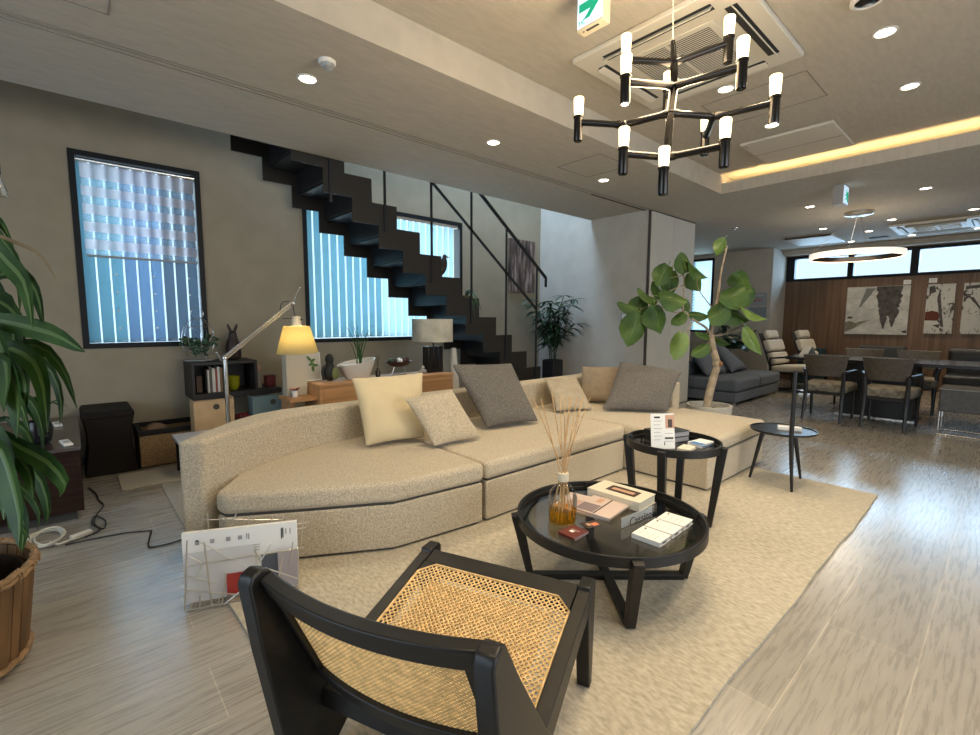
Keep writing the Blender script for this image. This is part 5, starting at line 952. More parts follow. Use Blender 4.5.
tag(MB().box(0.79, 0.835, 4.78, 4.86, 0.5505, 0.70).build('box', mat('brown_box', (0.10, 0.06, 0.04), 0.7), bevel=0.003, loc=(0.81, 4.82, 0.5505)), 'small brown box at the left inside the dark wall shelf', 'box')
tag(MB().lathe([(0.001, 0), (0.03, 0), (0.052, 0.04), (0.056, 0.13), (0.05, 0.13), (0.046, 0.04), (0.001, 0.01)], (1.085, 4.78, 0.5505), 28, cap0=False, cap1=False).build('glass_vase', mat('lime_glass', (0.42, 0.40, 0.02), 0.15, trans=0.3), loc=(1.085, 4.78, 0.5505)), 'lime yellow glass vase inside the dark wall shelf', 'vase')
tag(MB().lathe([(0.001, 0), (0.04, 0), (0.052, 0.02), (0.056, 0.10), (0.066, 0.108), (0.055, 0.108), (0.045, 0.02), (0.001, 0.012)], (1.405, 4.79, 0.551), 28, cap0=False, cap1=False).build('pot', mat('wine_red_glaze', (0.16, 0.035, 0.035), 0.3), loc=(1.405, 4.79, 0.551)), 'wine red ceramic pot on the low ledge of the wall shelf', 'pot')
t = thing('figurine', 'slim grey and pink standing figurine beside the wine red pot', 'figurine', (1.302, 4.79, 0.551))
MB().lathe([(0.03, 0), (0.026, 0.06), (0.018, 0.11), (0.024, 0.14), (0.014, 0.155)], (1.302, 4.79, 0.551), 20).build('body', mat('grey_clay', (0.33, 0.30, 0.27), 0.7), t)
MB().ell((1.302, 4.79, 0.735), (0.024, 0.024, 0.035), 16, 10).build('head', mat('pink_clay', (0.45, 0.27, 0.21), 0.7), t)
t = thing('rabbit_figurine', 'dark brown rabbit figurine with upright ears on top of the wall shelf', 'figurine', (1.115, 4.85, 0.8255))
RBM = mat('dark_bronze', (0.035, 0.022, 0.018), 0.45, 0.3)
m = MB(); m.lathe([(0.001, 0), (0.06, 0), (0.066, 0.03), (0.068, 0.10), (0.055, 0.17), (0.036, 0.205), (0.038, 0.235), (0.03, 0.262), (0.001, 0.27)], (1.115, 4.85, 0.8255), 24, cap0=False, cap1=False); m.build('body', RBM, t, subsurf=1)
for s in (-1, 1): MB().ell((1.115+s*0.026, 4.85, 1.115), (0.013, 0.009, 0.045), 12, 10, R=Matrix.Rotation(s*0.35, 3, 'Y')).build('ear', RBM, t)
t = thing('wire_cloche', 'wire globe with trailing ivy on top of the wall shelf under the left window', 'plant holder', (0.835, 4.84, 0.826))
b = MB(); WC = (0.835, 4.84, 1.02)
for k in range(4):
    a = k*PI/4; b.tube([(WC[0]+0.125*math.cos(th)*math.cos(a), WC[1]+0.125*math.cos(th)*math.sin(a), WC[2]+0.195*math.sin(th)) for th in [2*PI*j/28 for j in range(28)]], 0.0018, 6, closed=True)
for z, r in ((0.83, 0.125), (1.02, 0.126), (1.13, 0.104)): b.tube([(WC[0]+r*math.cos(2*PI*j/30), WC[1]+r*math.sin(2*PI*j/30), z) for j in range(30)], 0.002, 6, closed=True)
b.tube([(WC[0]+0.05*math.cos(2*PI*j/20), WC[1], 1.25+0.05*math.sin(2*PI*j/20)) for j in range(20)], 0.0018, 6, closed=True)
b.build('wire_frame', CHROME, t)
MB().lathe([(0.001, 0), (0.105, 0), (0.125, 0.012), (0.122, 0.016), (0.001, 0.008)], (0.835, 4.84, 0.826), 32, cap0=False, cap1=False).build('dish', mat('clear_dish', (0.7, 0.75, 0.76), 0.1, trans=0.5), t)
random.seed(5)
iv = MB(); IV = mat('ivy_leaf', (0.035, 0.085, 0.045), 0.5, var=0.4, vscale=20); stemm = MB()
for s in range(9):
    a = s*0.7; P = [(WC[0]+0.03*math.cos(a), WC[1]+0.03*math.sin(a), 0.86), (WC[0]+0.10*math.cos(a), WC[1]+0.10*math.sin(a), 1.0+0.12*random.random()), (WC[0]+0.14*math.cos(a), WC[1]+0.12*math.sin(a), 0.90+0.15*random.random())]
    q = bez(*P, 10); stemm.tube(q, 0.0016, 5)
    for c in q[1:]:
        for _ in range(2):
            cc2 = Vector(c)+Vector((random.uniform(-.02, .02), random.uniform(-.02, .02), random.uniform(-.015, .015))); iv.blob_leaf(cc2, (random.uniform(-1, 1), -1, random.uniform(0, 1)), (random.uniform(-1, 1), random.uniform(-.5, .5), -0.7), 0.026, 0.022, seg=8)
stemm.build('ivy_stem', IV, t); iv.build('ivy_leaf', IV, t)

BIR = mat('birch_ply', (0.52, 0.36, 0.20), 0.6, var=0.08, vscale=10); TEAL = mat('teal_grey_lacquer', (0.13, 0.20, 0.22), 0.5)
t = thing('low_bench', 'low dark bench carrying the two magazine files behind the sofa', 'bench', (1.1, 4.47, 0))
MB().box(0.84, 1.50, 4.365, 4.575, 0.185, 0.215).build('seat_board', DSH, t, bevel=0.002)
for xx in (0.86, 1.46):
    for yy in (4.38, 4.545): MB().box(xx, xx+0.02, yy, yy+0.02, 0, 0.185).build('leg', DSH, t, smooth=False)
for lb, x0, x1, zt, m in (('birch magazine file with a round black finger hole behind the floor lamp pole', 0.695, 0.99, 0.532, BIR), ('teal grey magazine file with a round finger hole under the yellow lamp shade', 1.137, 1.442, 0.524, TEAL)):
    t = thing('magazine_file', lb, 'magazine file', ((x0+x1)/2, 4.47, 0.2155), group='magazine files'); yy0, yy1 = 4.385, 4.56; b = MB(); w = 0.008
    cut = x0+(x1-x0)*0.74
    b.box(x0, x1, yy0, yy0+w, 0.2155, zt-0.004); b.box(x0, x1, yy1-w, yy1, 0.2155, zt-0.02); b.box(x0, x0+w, yy0+w, yy1-w, 0.2155, zt); b.box(x1-w, x1, yy0+w, yy1-w, 0.2155, zt+0.012); b.box(x0+w, x1-w, yy0+w, yy1-w, 0.2155, 0.2235)
    b.build('case', m, t, bevel=0.0015)
    hx = x0+(x1-x0)*0.55; MB().cyl((hx, yy0-0.0015, zt-0.058), (hx, yy0+0.001, zt-0.058), 0.021, seg=24).build('finger_hole', LINE, t); MB().tube([(hx+0.022*math.cos(2*PI*k/24), yy0-0.001, zt-0.058+0.022*math.sin(2*PI*k/24)) for k in range(24)], 0.0018, 6, closed=True).build('hole_ring', BLACKM, t)
t = thing('berry_box', 'black box filled with dark red berries between the magazine files', 'box', (1.06, 4.47, 0.2155))
MB().box(1.005, 1.125, 4.41, 4.53, 0.2155, 0.34).build('box', BLACKM, t, bevel=0.003); b = MB(); random.seed(2)
for k in range(16): b.ell((1.02+0.03*(k % 4), 4.425+0.03*(k//4), 0.35+0.012*random.random()), 0.018, 10, 7)
o = b.build('berries', mat('dark_red_berry', (0.10, 0.012, 0.014), 0.25), t); o['kind'] = 'stuff'
t = thing('low_table', 'small pale low table half hidden behind the left end of the sofa', 'table', (0.72, 4.19, 0.0085))
MB().box(0.53, 0.92, 4.04, 4.34, 0.275, 0.30).build('table_top', mat('pale_blue_grey_laminate', (0.55, 0.57, 0.62), 0.35), t, bevel=0.002)
for xx in (0.55, 0.88):
    for yy in (4.07, 4.31): MB().box(xx, xx+0.02, yy, yy+0.02, 0.0085, 0.275).build('leg', BLACKM, t, smooth=False)

t = thing('sideboard', 'oak sideboard standing behind the sofa', 'sideboard', (2.1, 4.0, 0))
MB().box(1.482, 2.84, 3.75, 4.10, 0.08, 0.645).build('body', OAK, t, bevel=0.002); MB().box(1.476, 2.846, 3.742, 4.105, 0.645, 0.668).build('top', OAK, t, bevel=0.002)
for k in range(2): MB().box(1.51+0.66*k, 2.155+0.66*k, 3.742, 3.75, 0.50, 0.635).build('drawer', OAK, t, bevel=0.002)
for k in range(2): MB().box(1.51+0.66*k, 2.155+0.66*k, 3.742, 3.75, 0.10, 0.49).build('door', OAK, t, bevel=0.002)
MB().box(1.26, 1.482, 3.80, 4.10, 0.535, 0.56).build('side_shelf', OAK, t, bevel=0.002); MB().box(1.28, 1.30, 3.82, 4.08, 0.0, 0.535).build('side_support', OAK, t, bevel=0.002)
for xx in (1.50, 2.78):
    for yy in (3.78, 4.04): MB().box(xx, xx+0.04, yy, yy+0.04, 0, 0.08).build('foot', OAK, t, smooth=False)
SZ = 0.6685
t = thing('flower_pot', 'small pot with a pink flower on the low side shelf of the sideboard', 'flower', (1.345, 3.93, 0.5605))
MB().lathe([(0.02, 0), (0.028, 0.05), (0.024, 0.05), (0.018, 0.005)], (1.345, 3.93, 0.5605), 20, cap1=False).build('pot', PAPER, t); b = MB()
for k in range(9): a = k*2.4; b.blob_leaf((1.345+0.018*math.cos(a), 3.93+0.018*math.sin(a), 0.625+0.004*(k % 3)), (math.cos(a), math.sin(a), 1.2), (math.cos(a), math.sin(a), 0.3), 0.05, 0.04, seg=8)
b.build('blossom', mat('pink_petal', (0.62, 0.26, 0.22), 0.6), t)
tag(MB().box(1.30, 1.47, 3.985, 4.09, 0.5605, 0.925).build('paper_lantern', mat('cream_paper_box', (0.46, 0.42, 0.34), 0.9), bevel=0.003, loc=(1.385, 4.04, 0.5605)), 'tall plain cream paper box under the yellow lamp shade', 'lantern')
t = thing('picture_frame', 'small white frame with a green leaf leaning behind the black figurine', 'picture', (1.545, 4.07, SZ)); Rf = Matrix.Rotation(math.radians(-8), 3, 'X'); c0 = Vector((1.545, 4.05, SZ+0.125))
b = MB()
for dx, dz, sx, sz in ((-0.064, 0, 0.008, 0.246), (0.064, 0, 0.008, 0.246), (0, 0.119, 0.12, 0.008), (0, -0.119, 0.12, 0.008)): b.obox(c0+Rf @ Vector((dx, 0, dz)), (sx, 0.014, sz), Rf)
b.build('frame', PAPER, t, bevel=0.001); MB().obox(c0+Rf @ Vector((0, 0.003, 0)), (0.12, 0.004, 0.23), Rf).build('sheet', mat('grey_white_sheet', (0.5, 0.48, 0.44), 0.8), t, smooth=False)
b = MB()
for dx, dz, tx, tz in ((-0.03, 0.07, -0.6, 0.6), (0.0, 0.05, 0.7, 0.5), (-0.012, 0.02, -0.8, -0.2), (0.02, 0.01, 0.9, -0.1), (0.0, -0.02, 0.1, -1)): b.blob_leaf(c0+Rf @ Vector((dx, -0.006, dz)), (0, -1, 0.1), (tx, 0, tz), 0.055, 0.026, cup=0.05, seg=10)
b.build('leaf_picture', mat('print_leaf_green', (0.07, 0.15, 0.04), 0.6), t)
t = thing('figurine', 'black rounded figurine with a green oval belly at the left end of the sideboard', 'figurine', (1.645, 3.93, SZ)); m = MB(); BKF = mat('black_felt', (0.012, 0.013, 0.012), 0.7)
m.ell((1.645, 3.93, SZ+0.075), (0.062, 0.055, 0.075), 20, 12); m.ell((1.645, 3.93, SZ+0.19), (0.036, 0.036, 0.048), 18, 12); m.ell((1.645, 3.93, SZ+0.135), (0.035, 0.034, 0.04), 16, 10)
m.build('body', BKF, t)
MB().tube(bez((1.60, 3.92, SZ+0.13), (1.55, 3.90, SZ+0.10), (1.585, 3.90, SZ+0.02), 8), 0.013, 10).build('handle', BKF, t)
MB().ell((1.672, 3.882, SZ+0.068), (0.032, 0.016, 0.055), 18, 12).build('belly', mat('olive_oval', (0.13, 0.15, 0.05), 0.5), t)
t = thing('planter', 'large white oval bowl planted with long grass blades on the sideboard', 'plant', (1.90, 3.94, SZ))
PW = mat('white_ceramic', (0.66, 0.63, 0.57), 0.35); pv = [(0.001, 0), (0.095, 0.0), (0.12, 0.03), (0.155, 0.12), (0.168, 0.155), (0.160, 0.155), (0.145, 0.11), (0.10, 0.04), (0.001, 0.03)]
mb = MB().lathe(pv, (1.90, 3.94, SZ), 48, cap0=False, cap1=False, sx=1.02, sy=0.85); mb.v = [(x, y, z+(0.18*(x-1.90)*((z-SZ)/0.155)**2 if z > SZ else 0)) for x, y, z in mb.v]; mb.build('bowl', PW, t)
MB().lathe([(0.001, 0.13), (0.145, 0.13)], (1.90, 3.94, SZ), 36, cap0=False, cap1=False, sx=1.0, sy=0.83).build('white_pebbles', PAPER, t)
GR = mat('grass_blade', (0.035, 0.11, 0.035), 0.5); random.seed(8)
for k in range(15):
    a = random.uniform(-0.7, 0.7); ln = random.uniform(0.22, 0.40); y = random.uniform(-0.03, 0.03); b0 = (1.925+0.012*random.uniform(-1, 1), 3.94+y, SZ+0.13)
    MB().ribbon(bez(b0, (b0[0]+0.1*ln*a, b0[1], b0[2]+ln*0.6), (b0[0]+ln*a*0.6, b0[1]+y, b0[2]+ln), 6), [0.004, 0.0045, 0.004, 0.0035, 0.003, 0.002, 0.0008], (0.4, -0.9, 0), 0.2).build('blade', GR, t)
t = thing('reed_diffuser', 'little dark reed diffuser bottle beside the white bowl on the sideboard', 'diffuser', (2.105, 3.93, SZ))
MB().lathe([(0.001, 0), (0.022, 0), (0.024, 0.05), (0.012, 0.07), (0.012, 0.085), (0.001, 0.085)], (2.105, 3.93, SZ), 20, cap0=False, cap1=False).build('bottle', mat('brown_black_glass', (0.03, 0.018, 0.015), 0.2), t)
for k in range(6): a = k*1.05; MB().cyl((2.105, 3.93, SZ+0.08), (2.105+0.02*math.cos(a), 3.93+0.02*math.sin(a), SZ+0.20), 0.0018, seg=6).build('reed', RBM, t)
t = thing('fruit_bowl', 'dark footed bowl of ornaments in the middle of the sideboard', 'bowl', (2.33, 3.93, SZ)); BWL = mat('dark_oxblood_bowl', (0.045, 0.02, 0.018), 0.4)
MB().lathe([(0.06, 0.085), (0.10, 0.10), (0.135, 0.135), (0.128, 0.135), (0.095, 0.108), (0.001, 0.097)], (2.33, 3.93, SZ), 36, cap0=True, cap1=False, sx=1.0, sy=0.7).build('bowl', BWL, t)
for dx in (-0.05, 0.05): MB().tube([(2.33+dx*1.6, 3.93, SZ+0.004), (2.33+dx, 3.93, SZ+0.088)], 0.004, 8).build('foot', BRUSH, t)
MB().tube([(2.25, 3.93, SZ+0.004), (2.41, 3.93, SZ+0.004)], 0.004, 8).build('foot_bar', BRUSH, t)
for k, (dx, dy, m) in enumerate(((-0.085, 0.0, IV), (-0.04, 0.03, BWL), (0.0, -0.02, PAPER), (0.02, 0.025, PAPER), (0.06, 0.0, BWL), (0.095, 0.01, BWL))):
    lb = ('green leafy ball at the left in the dark footed bowl', 'dark ball behind in the dark footed bowl', 'white ball at the front of the dark footed bowl', 'white ball at the back of the dark footed bowl', 'dark ball right of the white ones in the dark footed bowl', 'dark ball at the right rim of the dark footed bowl')[k]
    tag(MB().ell((2.33+dx, 3.93+dy, SZ+0.142), (0.026, 0.026, 0.026), 14, 10).build('ornament', m, loc=(2.33+dx, 3.93+dy, SZ+0.115)), lb, 'ornament', 'ornaments in the footed bowl')
t = thing('glass_ornament', 'small clear faceted glass ornament left of the black lamp base', 'ornament', (2.565, 3.88, SZ)); b = MB()
for dx, dz, r in ((0, 0.028, 0.028), (-0.024, 0.02, 0.02), (0.026, 0.022, 0.022), (0.004, 0.062, 0.02)): b.ell((2.565+dx, 3.88, SZ+dz), r, 8, 6)
b.build('crystal', mat('clear_crystal', (0.85, 0.85, 0.83), 0.08, trans=0.6), t, smooth=False)
t = thing('table_lamp', 'table lamp with pale marbled drum shade and black block base on the sideboard', 'table lamp', (2.755, 3.96, SZ))
MB().box(2.655, 2.835, 3.90, 4.03, SZ, SZ+0.006).build('foot_plate', BLACKM, t, smooth=False)
b = MB()
for xx in (2.66, 2.722, 2.784): b.box(xx, xx+0.055, 3.91, 4.02, SZ+0.006, SZ+0.262)
b.build('base_column', mat('black_lacquer', (0.01, 0.01, 0.011), 0.25), t, bevel=0.004); MB().cyl((2.755, 3.96, SZ+0.262), (2.755, 3.96, SZ+0.32), 0.01).build('neck', BLACKM, t)
MARB = mat('marbled_parchment', (0.36, 0.34, 0.27), 0.8, vscale=7, col2=(0.52, 0.50, 0.42), detail=6)
MB().lathe([(0.208, 0.0), (0.208, 0.228), (0.204, 0.228), (0.204, 0.0)], (2.755, 3.975, SZ+0.312), 56, cap0=False, cap1=False).build('lamp_shade', MARB, t)
t = thing('cone_lamp', 'pale frosted cone shaped floor light beside the oak sideboard', 'floor lamp', (3.02, 3.97, 0))
MB().lathe([(0.10, 0.01), (0.028, 0.90), (0.001, 0.905)], (3.02, 3.97, 0), 28).build('cone_shade', mat('frosted_paper', (0.46, 0.44, 0.40), 0.8), t); MB().lathe([(0.105, 0), (0.105, 0.012)], (3.02, 3.97, 0), 28).build('base', BLACKM, t)

# floor lamp with swing arm
FX, FY = 0.772, 3.60
t = thing('floor_lamp', 'aluminium swing arm floor lamp with glowing yellow parchment shade behind the sofa', 'floor lamp', (FX, FY, 0.009))
MB().lathe([(0.001, 0), (0.16, 0), (0.163, 0.004), (0.16, 0.012), (0.012, 0.016), (0.001, 0.016)], (FX, FY, 0.009), 44, cap0=False, cap1=False).build('base', CHROME, t)
MB().cyl((FX, FY, 0.02), (FX, FY, 0.945), 0.014, seg=16).build('pole', CHROME, t)
j0, j1, j2 = Vector((FX, FY, 0.935)), Vector((1.239, FY, 1.321)), Vector((1.298, FY, 1.437)); b = MB(); pr2 = Vector((0.006, 0.011, -0.008))
b.cyl(j0+pr2, j1+pr2, 0.0085, seg=10); b.cyl(j0-pr2, j1-pr2, 0.0085, seg=10); b.build('arm', CHROME, t)
b = MB(); b.cyl(j0-(j1-j0).normalized()*0.03, j0-(j1-j0).normalized()*0.03+Vector((-0.028, 0, 0.062)), 0.006, seg=10); b.ell(j0, 0.018, 14, 10); b.build('elbow_joint', CHROME, t)
b = MB(); b.ell(j1, 0.017, 14, 10); b.cyl(j1, j2, 0.0055, seg=10); b.ell(j2, 0.008, 10, 8); b.build('counter_lever', CHROME, t)
b = MB(); b.tube(smooth_path([tuple(j0.lerp(j1, 0.80)+Vector((0, 0, 0.01))), tuple(j0.lerp(j1, 0.88)+Vector((-0.02, 0, 0.045))), tuple(j0.lerp(j1, 0.96)+Vector((-0.005, 0, 0.03)))]), 0.003, 6); b.cyl(j1, (1.252, FY, 1.225), 0.003, seg=6); b.build('tension_cable', BLACKM, t)
SX = 1.262
MB().lathe([(0.034, 1.15), (0.034, 1.205), (0.026, 1.224), (0.001, 1.226)], (SX, FY, 0), 24, cap0=False, cap1=False).build('socket_cap', mat('cream_metal', (0.62, 0.54, 0.40), 0.35, 0.2), t)
b = MB(); b.cyl((SX-0.03, FY, 1.205), (SX-0.10, FY, 1.207), 0.003, seg=6); b.ell((SX+0.026, FY-0.02, 1.20), 0.012, 12, 8); b.build('handle', BLACKM, t)
SHD = bpy.data.materials.new('yellow_parchment'); SHD.use_nodes = True; nt = SHD.node_tree; nt.nodes.remove(nt.nodes['Principled BSDF']); d_ = nt.nodes.new('ShaderNodeBsdfDiffuse'); tr_ = nt.nodes.new('ShaderNodeBsdfTranslucent'); mx_ = nt.nodes.new('ShaderNodeMixShader'); mx_.inputs[0].default_value = 0.65
for q in (d_, tr_): q.inputs[0].default_value = (0.98, 0.86, 0.48, 1); nt.links.new(q.outputs[0], mx_.inputs[1 if q is d_ else 2])
nt.links.new(mx_.outputs[0], nt.nodes['Material Output'].inputs[0])
sh = MB().lathe([(0.092, 1.150), (0.147, 0.947)], (SX, FY, 0), 56, cap0=False, cap1=False); sh.v = [(x, y, z+0.03*(x-SX)*(1 if z < 1.0 else 0)) for x, y, z in sh.v]; sh.build('lamp_shade', SHD, t, solid=0.0015)
MB().lathe([(0.092, 1.1505), (0.001, 1.152)], (SX, FY, 0), 40, cap0=False, cap1=False).build('shade_top', SHD, t)
bu = MB().ell((SX, FY, 1.065), (0.03, 0.03, 0.042), 20, 12).build('bulb', mat('warm_bulb', (1, .9, .7), emit=(1.0, 0.82, 0.50), es=60), t)
MB().cyl((SX, FY, 1.10), (SX, FY, 1.155), 0.016).build('lamp_holder', BLACKM, t)

# ------------------------------------------------------------------ on and around the stairs
t = thing('bird_figurine', 'dark wooden bird figurine standing on a stair step in front of the window', 'figurine', (3.03, 4.20, 1.6))
zt = up_z(4)-0.06; BZ = zt
t.location = (3.03, 4.20, BZ)
m = MB(); m.tube([(2.995, 4.2, BZ+0.05), (3.012, 4.2, BZ+0.09), (3.04, 4.2, BZ+0.15), (3.065, 4.2, BZ+0.215), (3.075, 4.2, BZ+0.265), (3.075, 4.2, BZ+0.295)], [0.008, 0.034, 0.054, 0.048, 0.026, 0.010], 16); m.ell((3.08, 4.2, BZ+0.285), (0.027, 0.022, 0.025), 14, 10); m.build('body', RBM, t, subsurf=1)
MB().tube([(3.10, 4.2, BZ+0.288), (3.125, 4.2, BZ+0.280), (3.145, 4.2, BZ+0.282)], [0.010, 0.006, 0.0018], 10).build('beak', RBM, t)
b = MB(); b.cyl((3.025, 4.192, BZ+0.001), (3.032, 4.194, BZ+0.12), 0.006, seg=8); b.cyl((3.04, 4.208, BZ+0.001), (3.038, 4.206, BZ+0.12), 0.006, seg=8); b.tube([(3.0, 4.2, BZ+0.06), (2.992, 4.2, BZ+0.004)], [0.018, 0.006], 8); b.build('leg', RBM, t)
PZ = up_z(5)-0.06
t = thing('trailing_plant', 'trailing green plant in an olive pot on a stair step', 'plant', (3.40, 4.225, PZ))
MB().lathe([(0.001, 0), (0.06, 0), (0.075, 0.09), (0.068, 0.09), (0.055, 0.01), (0.001, 0.008)], (3.40, 4.24, PZ), 24, cap0=False, cap1=False).build('pot', mat('olive_pot', (0.10, 0.085, 0.045), 0.6), t)
random.seed(21); TRL = mat('trailing_leaf', (0.05, 0.12, 0.05), 0.5, var=0.4, vscale=15)
for k in range(24):
    a = random.uniform(-1.6, 1.9); r = random.uniform(0.08, 0.16); dx, dy = math.cos(a)*r*1.1, math.sin(a)*r*0.5-0.02; dz = random.uniform(-0.02, 0.05) if k % 3 else random.uniform(-0.26, -0.1); dy = dy if k % 3 else -0.135-0.03*random.random()
    MB().ribbon(bez((3.40, 4.24, PZ+0.08), (3.40+dx*0.6, 4.24+dy*0.8, PZ+0.22), (3.40+dx, 4.24+dy, PZ+0.09+dz), 7), [0.004, 0.006, 0.0065, 0.006, 0.005, 0.004, 0.003, 0.001], (-math.sin(a), math.cos(a), 0), 0.2).build('leaf', TRL, t)
def art_material(name, kind):
    m = bpy.data.materials.new(name); m.use_nodes = True; nt = m.node_tree; N = nt.nodes; L_ = nt.links; bb = N['Principled BSDF']; bb.inputs['Roughness'].default_value = 0.7
    tc = N.new('ShaderNodeTexCoord'); mp = N.new('ShaderNodeMapping'); L_.new(tc.outputs['Object'], mp.inputs[0]); nz = N.new('ShaderNodeTexNoise'); L_.new(mp.outputs[0], nz.inputs[0]); r = N.new('ShaderNodeValToRGB'); L_.new(nz.outputs[0], r.inputs[0]); e = r.color_ramp.elements
    if kind == 'bark':
        mp.inputs['Scale'].default_value = (11, 1, 1.6); nz.inputs['Scale'].default_value = 1.6; nz.inputs['Detail'].default_value = 7; e[0].position = 0.36; e[0].color = (0.018, 0.014, 0.016, 1); e[1].position = 0.66; e[1].color = (0.34, 0.27, 0.24, 1); q = r.color_ramp.elements.new(0.5); q.color = (0.11, 0.07, 0.055, 1)
    elif kind == 'stone':
        mp.inputs['Scale'].default_value = (1, 2.2, 3.2); nz.inputs['Scale'].default_value = 1.8; nz.inputs['Detail'].default_value = 9; nz.inputs['Roughness'].default_value = 0.7; e[0].position = 0.28; e[0].color = (0.26, 0.26, 0.25, 1); e[1].position = 0.62; e[1].color = (0.56, 0.555, 0.53, 1)
    else:
        mp.inputs['Scale'].default_value = (1, 9, 5); nz.inputs['Scale'].default_value = 1.3; nz.inputs['Detail'].default_value = 5; nz.inputs['Distortion'].default_value = 1.6; e[0].position = 0.36; e[0].color = (0.05, 0.045, 0.04, 1); e[1].position = 0.44; e[1].color = (0.50, 0.49, 0.46, 1)
    L_.new(r.outputs[0], bb.inputs['Base Color']); return m
t = thing('wall_picture', 'brown vertical bark photograph hung on the wall behind the stair railing', 'picture', (5.13, WY-0.03, 1.62))
MB().box(4.852, 5.40, WY-0.03, WY-0.001, 1.62, 2.395).build('canvas', art_material('bark_photo', 'bark'), t, bevel=0.002)
t = thing('light_switch', 'small grey switch plate on the wall behind the fig leaves', 'switch', (5.545, 3.52, 1.24)); MB().box(5.541, 5.55, 3.46, 3.57, 1.19, 1.31).build('plate', mat('switch_grey', (0.35, 0.36, 0.38), 0.4), t, bevel=0.002); MB().box(5.538, 5.541, 3.485, 3.545, 1.215, 1.285).build('rocker', WHITE, t, bevel=0.001)
t = thing('potted_palm', 'bushy narrow leaved palm in a tall black pot at the foot of the stairs', 'plant', (5.27, 4.52, 0)); b = MB()
b.prism([(5.16, 4.41), (5.38, 4.41), (5.38, 4.63), (5.16, 4.63)], 0, 0.62); b.build('pot', mat('black_planter', (0.012, 0.012, 0.013), 0.5), t, bevel=0.012, seg=3); MB().box(5.175, 5.365, 4.425, 4.615, 0.62, 0.626).build('soil', SOIL, t, smooth=False)
random.seed(17); PALM = mat('palm_leaf', (0.022, 0.055, 0.024), 0.5, var=0.5, vscale=14)
for s in range(13):
    a = s*2.39996; rad = 0.08+0.17*random.random(); hz = random.uniform(0.25, 0.92); top = Vector((5.20+rad*1.4*math.cos(a), 4.50+rad*1.7*math.sin(a), 0.63+hz)); top.x = min(top.x, 5.47)
    q = bez((5.27+0.04*math.cos(a), 4.52+0.04*math.sin(a), 0.62), (5.26+0.07*math.cos(a), 4.52+0.07*math.sin(a), 0.63+hz*0.6), tuple(top), 8); st2 = MB().tube(q, 0.005, 7).build('cane', PALM, t); lf = MB()
    for j in range(30):
        c = Vector(q[8-(j % 6)]); b2 = random.uniform(0, 2*PI); ln = random.uniform(0.14, 0.24); d = Vector((math.cos(b2), math.sin(b2), random.uniform(-0.1, 0.5))); e2 = c+d*ln+Vector((0, 0, -0.10)); e2.x = min(e2.x, 5.52); e2.y = min(e2.y, 5.0)
        lf.ribbon(bez(tuple(c), tuple(c+d*ln*0.55), tuple(e2), 5), [0.006, 0.018, 0.024, 0.020, 0.011, 0.001], (-math.sin(b2), math.cos(b2), 0), 0.25)
    lf.build('leaflets', PALM, st2)

# ================================================================== FIG TREE, ALCOVE, DINING
PX, PY = 4.66, 1.965
t = thing('fig_tree', 'fiddle leaf fig tree with bare forked trunk in a pale round pot beside the chaise', 'plant', (PX, PY, 0))
MB().lathe([(0.001, 0.002), (0.165, 0.002), (0.185, 0.05), (0.207, 0.36), (0.207, 0.378), (0.188, 0.378), (0.182, 0.33), (0.165, 0.05), (0.001, 0.04)], (PX, PY, 0), 48, cap0=False, cap1=False).build('pot', mat('pale_stone_pot', (0.50, 0.47, 0.40), 0.75, var=0.08, vscale=30), t)
MB().lathe([(0.001, 0.322), (0.181, 0.322)], (PX, PY, 0), 36, cap0=False, cap1=False).build('soil', SOIL, t)
BARK = mat('pale_fig_bark', (0.34, 0.27, 0.19), 0.85, var=0.25, vscale=18, bump=0.4, bscale=50)
FICB[0][0] = (FICB[0][0][0], FICB[0][0][1], 0.32)
tr = MB().tube(smooth_path(FICB[0]), [0.040-0.012*i/(len(smooth_path(FICB[0]))-1) for i in range(len(smooth_path(FICB[0])))], 14); tr.ell(FICB[0][3], (0.045, 0.042, 0.04), 14, 10); tk = tr.build('trunk', BARK, t)
kn = Vector(FICB[0][3])-fw*0.03+rt*0.018; MB().ell(tuple(kn), (0.026, 0.026, 0.024), 12, 8).build('knot', mat('cut_knot', (0.20, 0.10, 0.045), 0.8), tk)
for k, br_ in enumerate(FICB[1:]):
    sp = smooth_path(br_) if len(br_) > 2 else br_; r0 = (0.014, 0.018)[k] if k < 2 else 0.007; MB().tube(sp, [r0*(1-0.6*i/(len(sp)-1)) for i in range(len(sp))], 9).build('branch', BARK, t)
FL = mat('fig_leaf', (0.022, 0.060, 0.010), 0.5, col2=(0.062, 0.118, 0.022), vscale=5, spec=0.35); FL2 = mat('young_fig_leaf', (0.09, 0.16, 0.03), 0.45, col2=(0.17, 0.25, 0.06), vscale=8)
random.seed(4)
for k, (c, tip, ln, wd) in enumerate(FIC):
    nn = (-fw*1.0+Vector((0, 0, 0.55))+Vector((random.uniform(-.5, .5), random.uniform(-.5, .5), random.uniform(-.2, .4)))).normalized(); m = FL2 if k in (15, 25, 26, 18) else FL
    lo = MB().blob_leaf(c, nn, tip, ln, wd, cup=0.22).build('leaf', m, t, ang=70)
    tv = Vector(tip).normalized(); nn2 = (nn-tv*nn.dot(tv)).normalized(); p0 = Vector(c)-tv*ln*0.62+nn2*0.001; p1 = Vector(c)+tv*ln*0.5+nn2*0.006
    MB().tube([tuple(p0), tuple(Vector(c)+nn2*0.004), tuple(p1)], [0.0035, 0.003, 0.001], 6).build('midrib', FL2, lo)

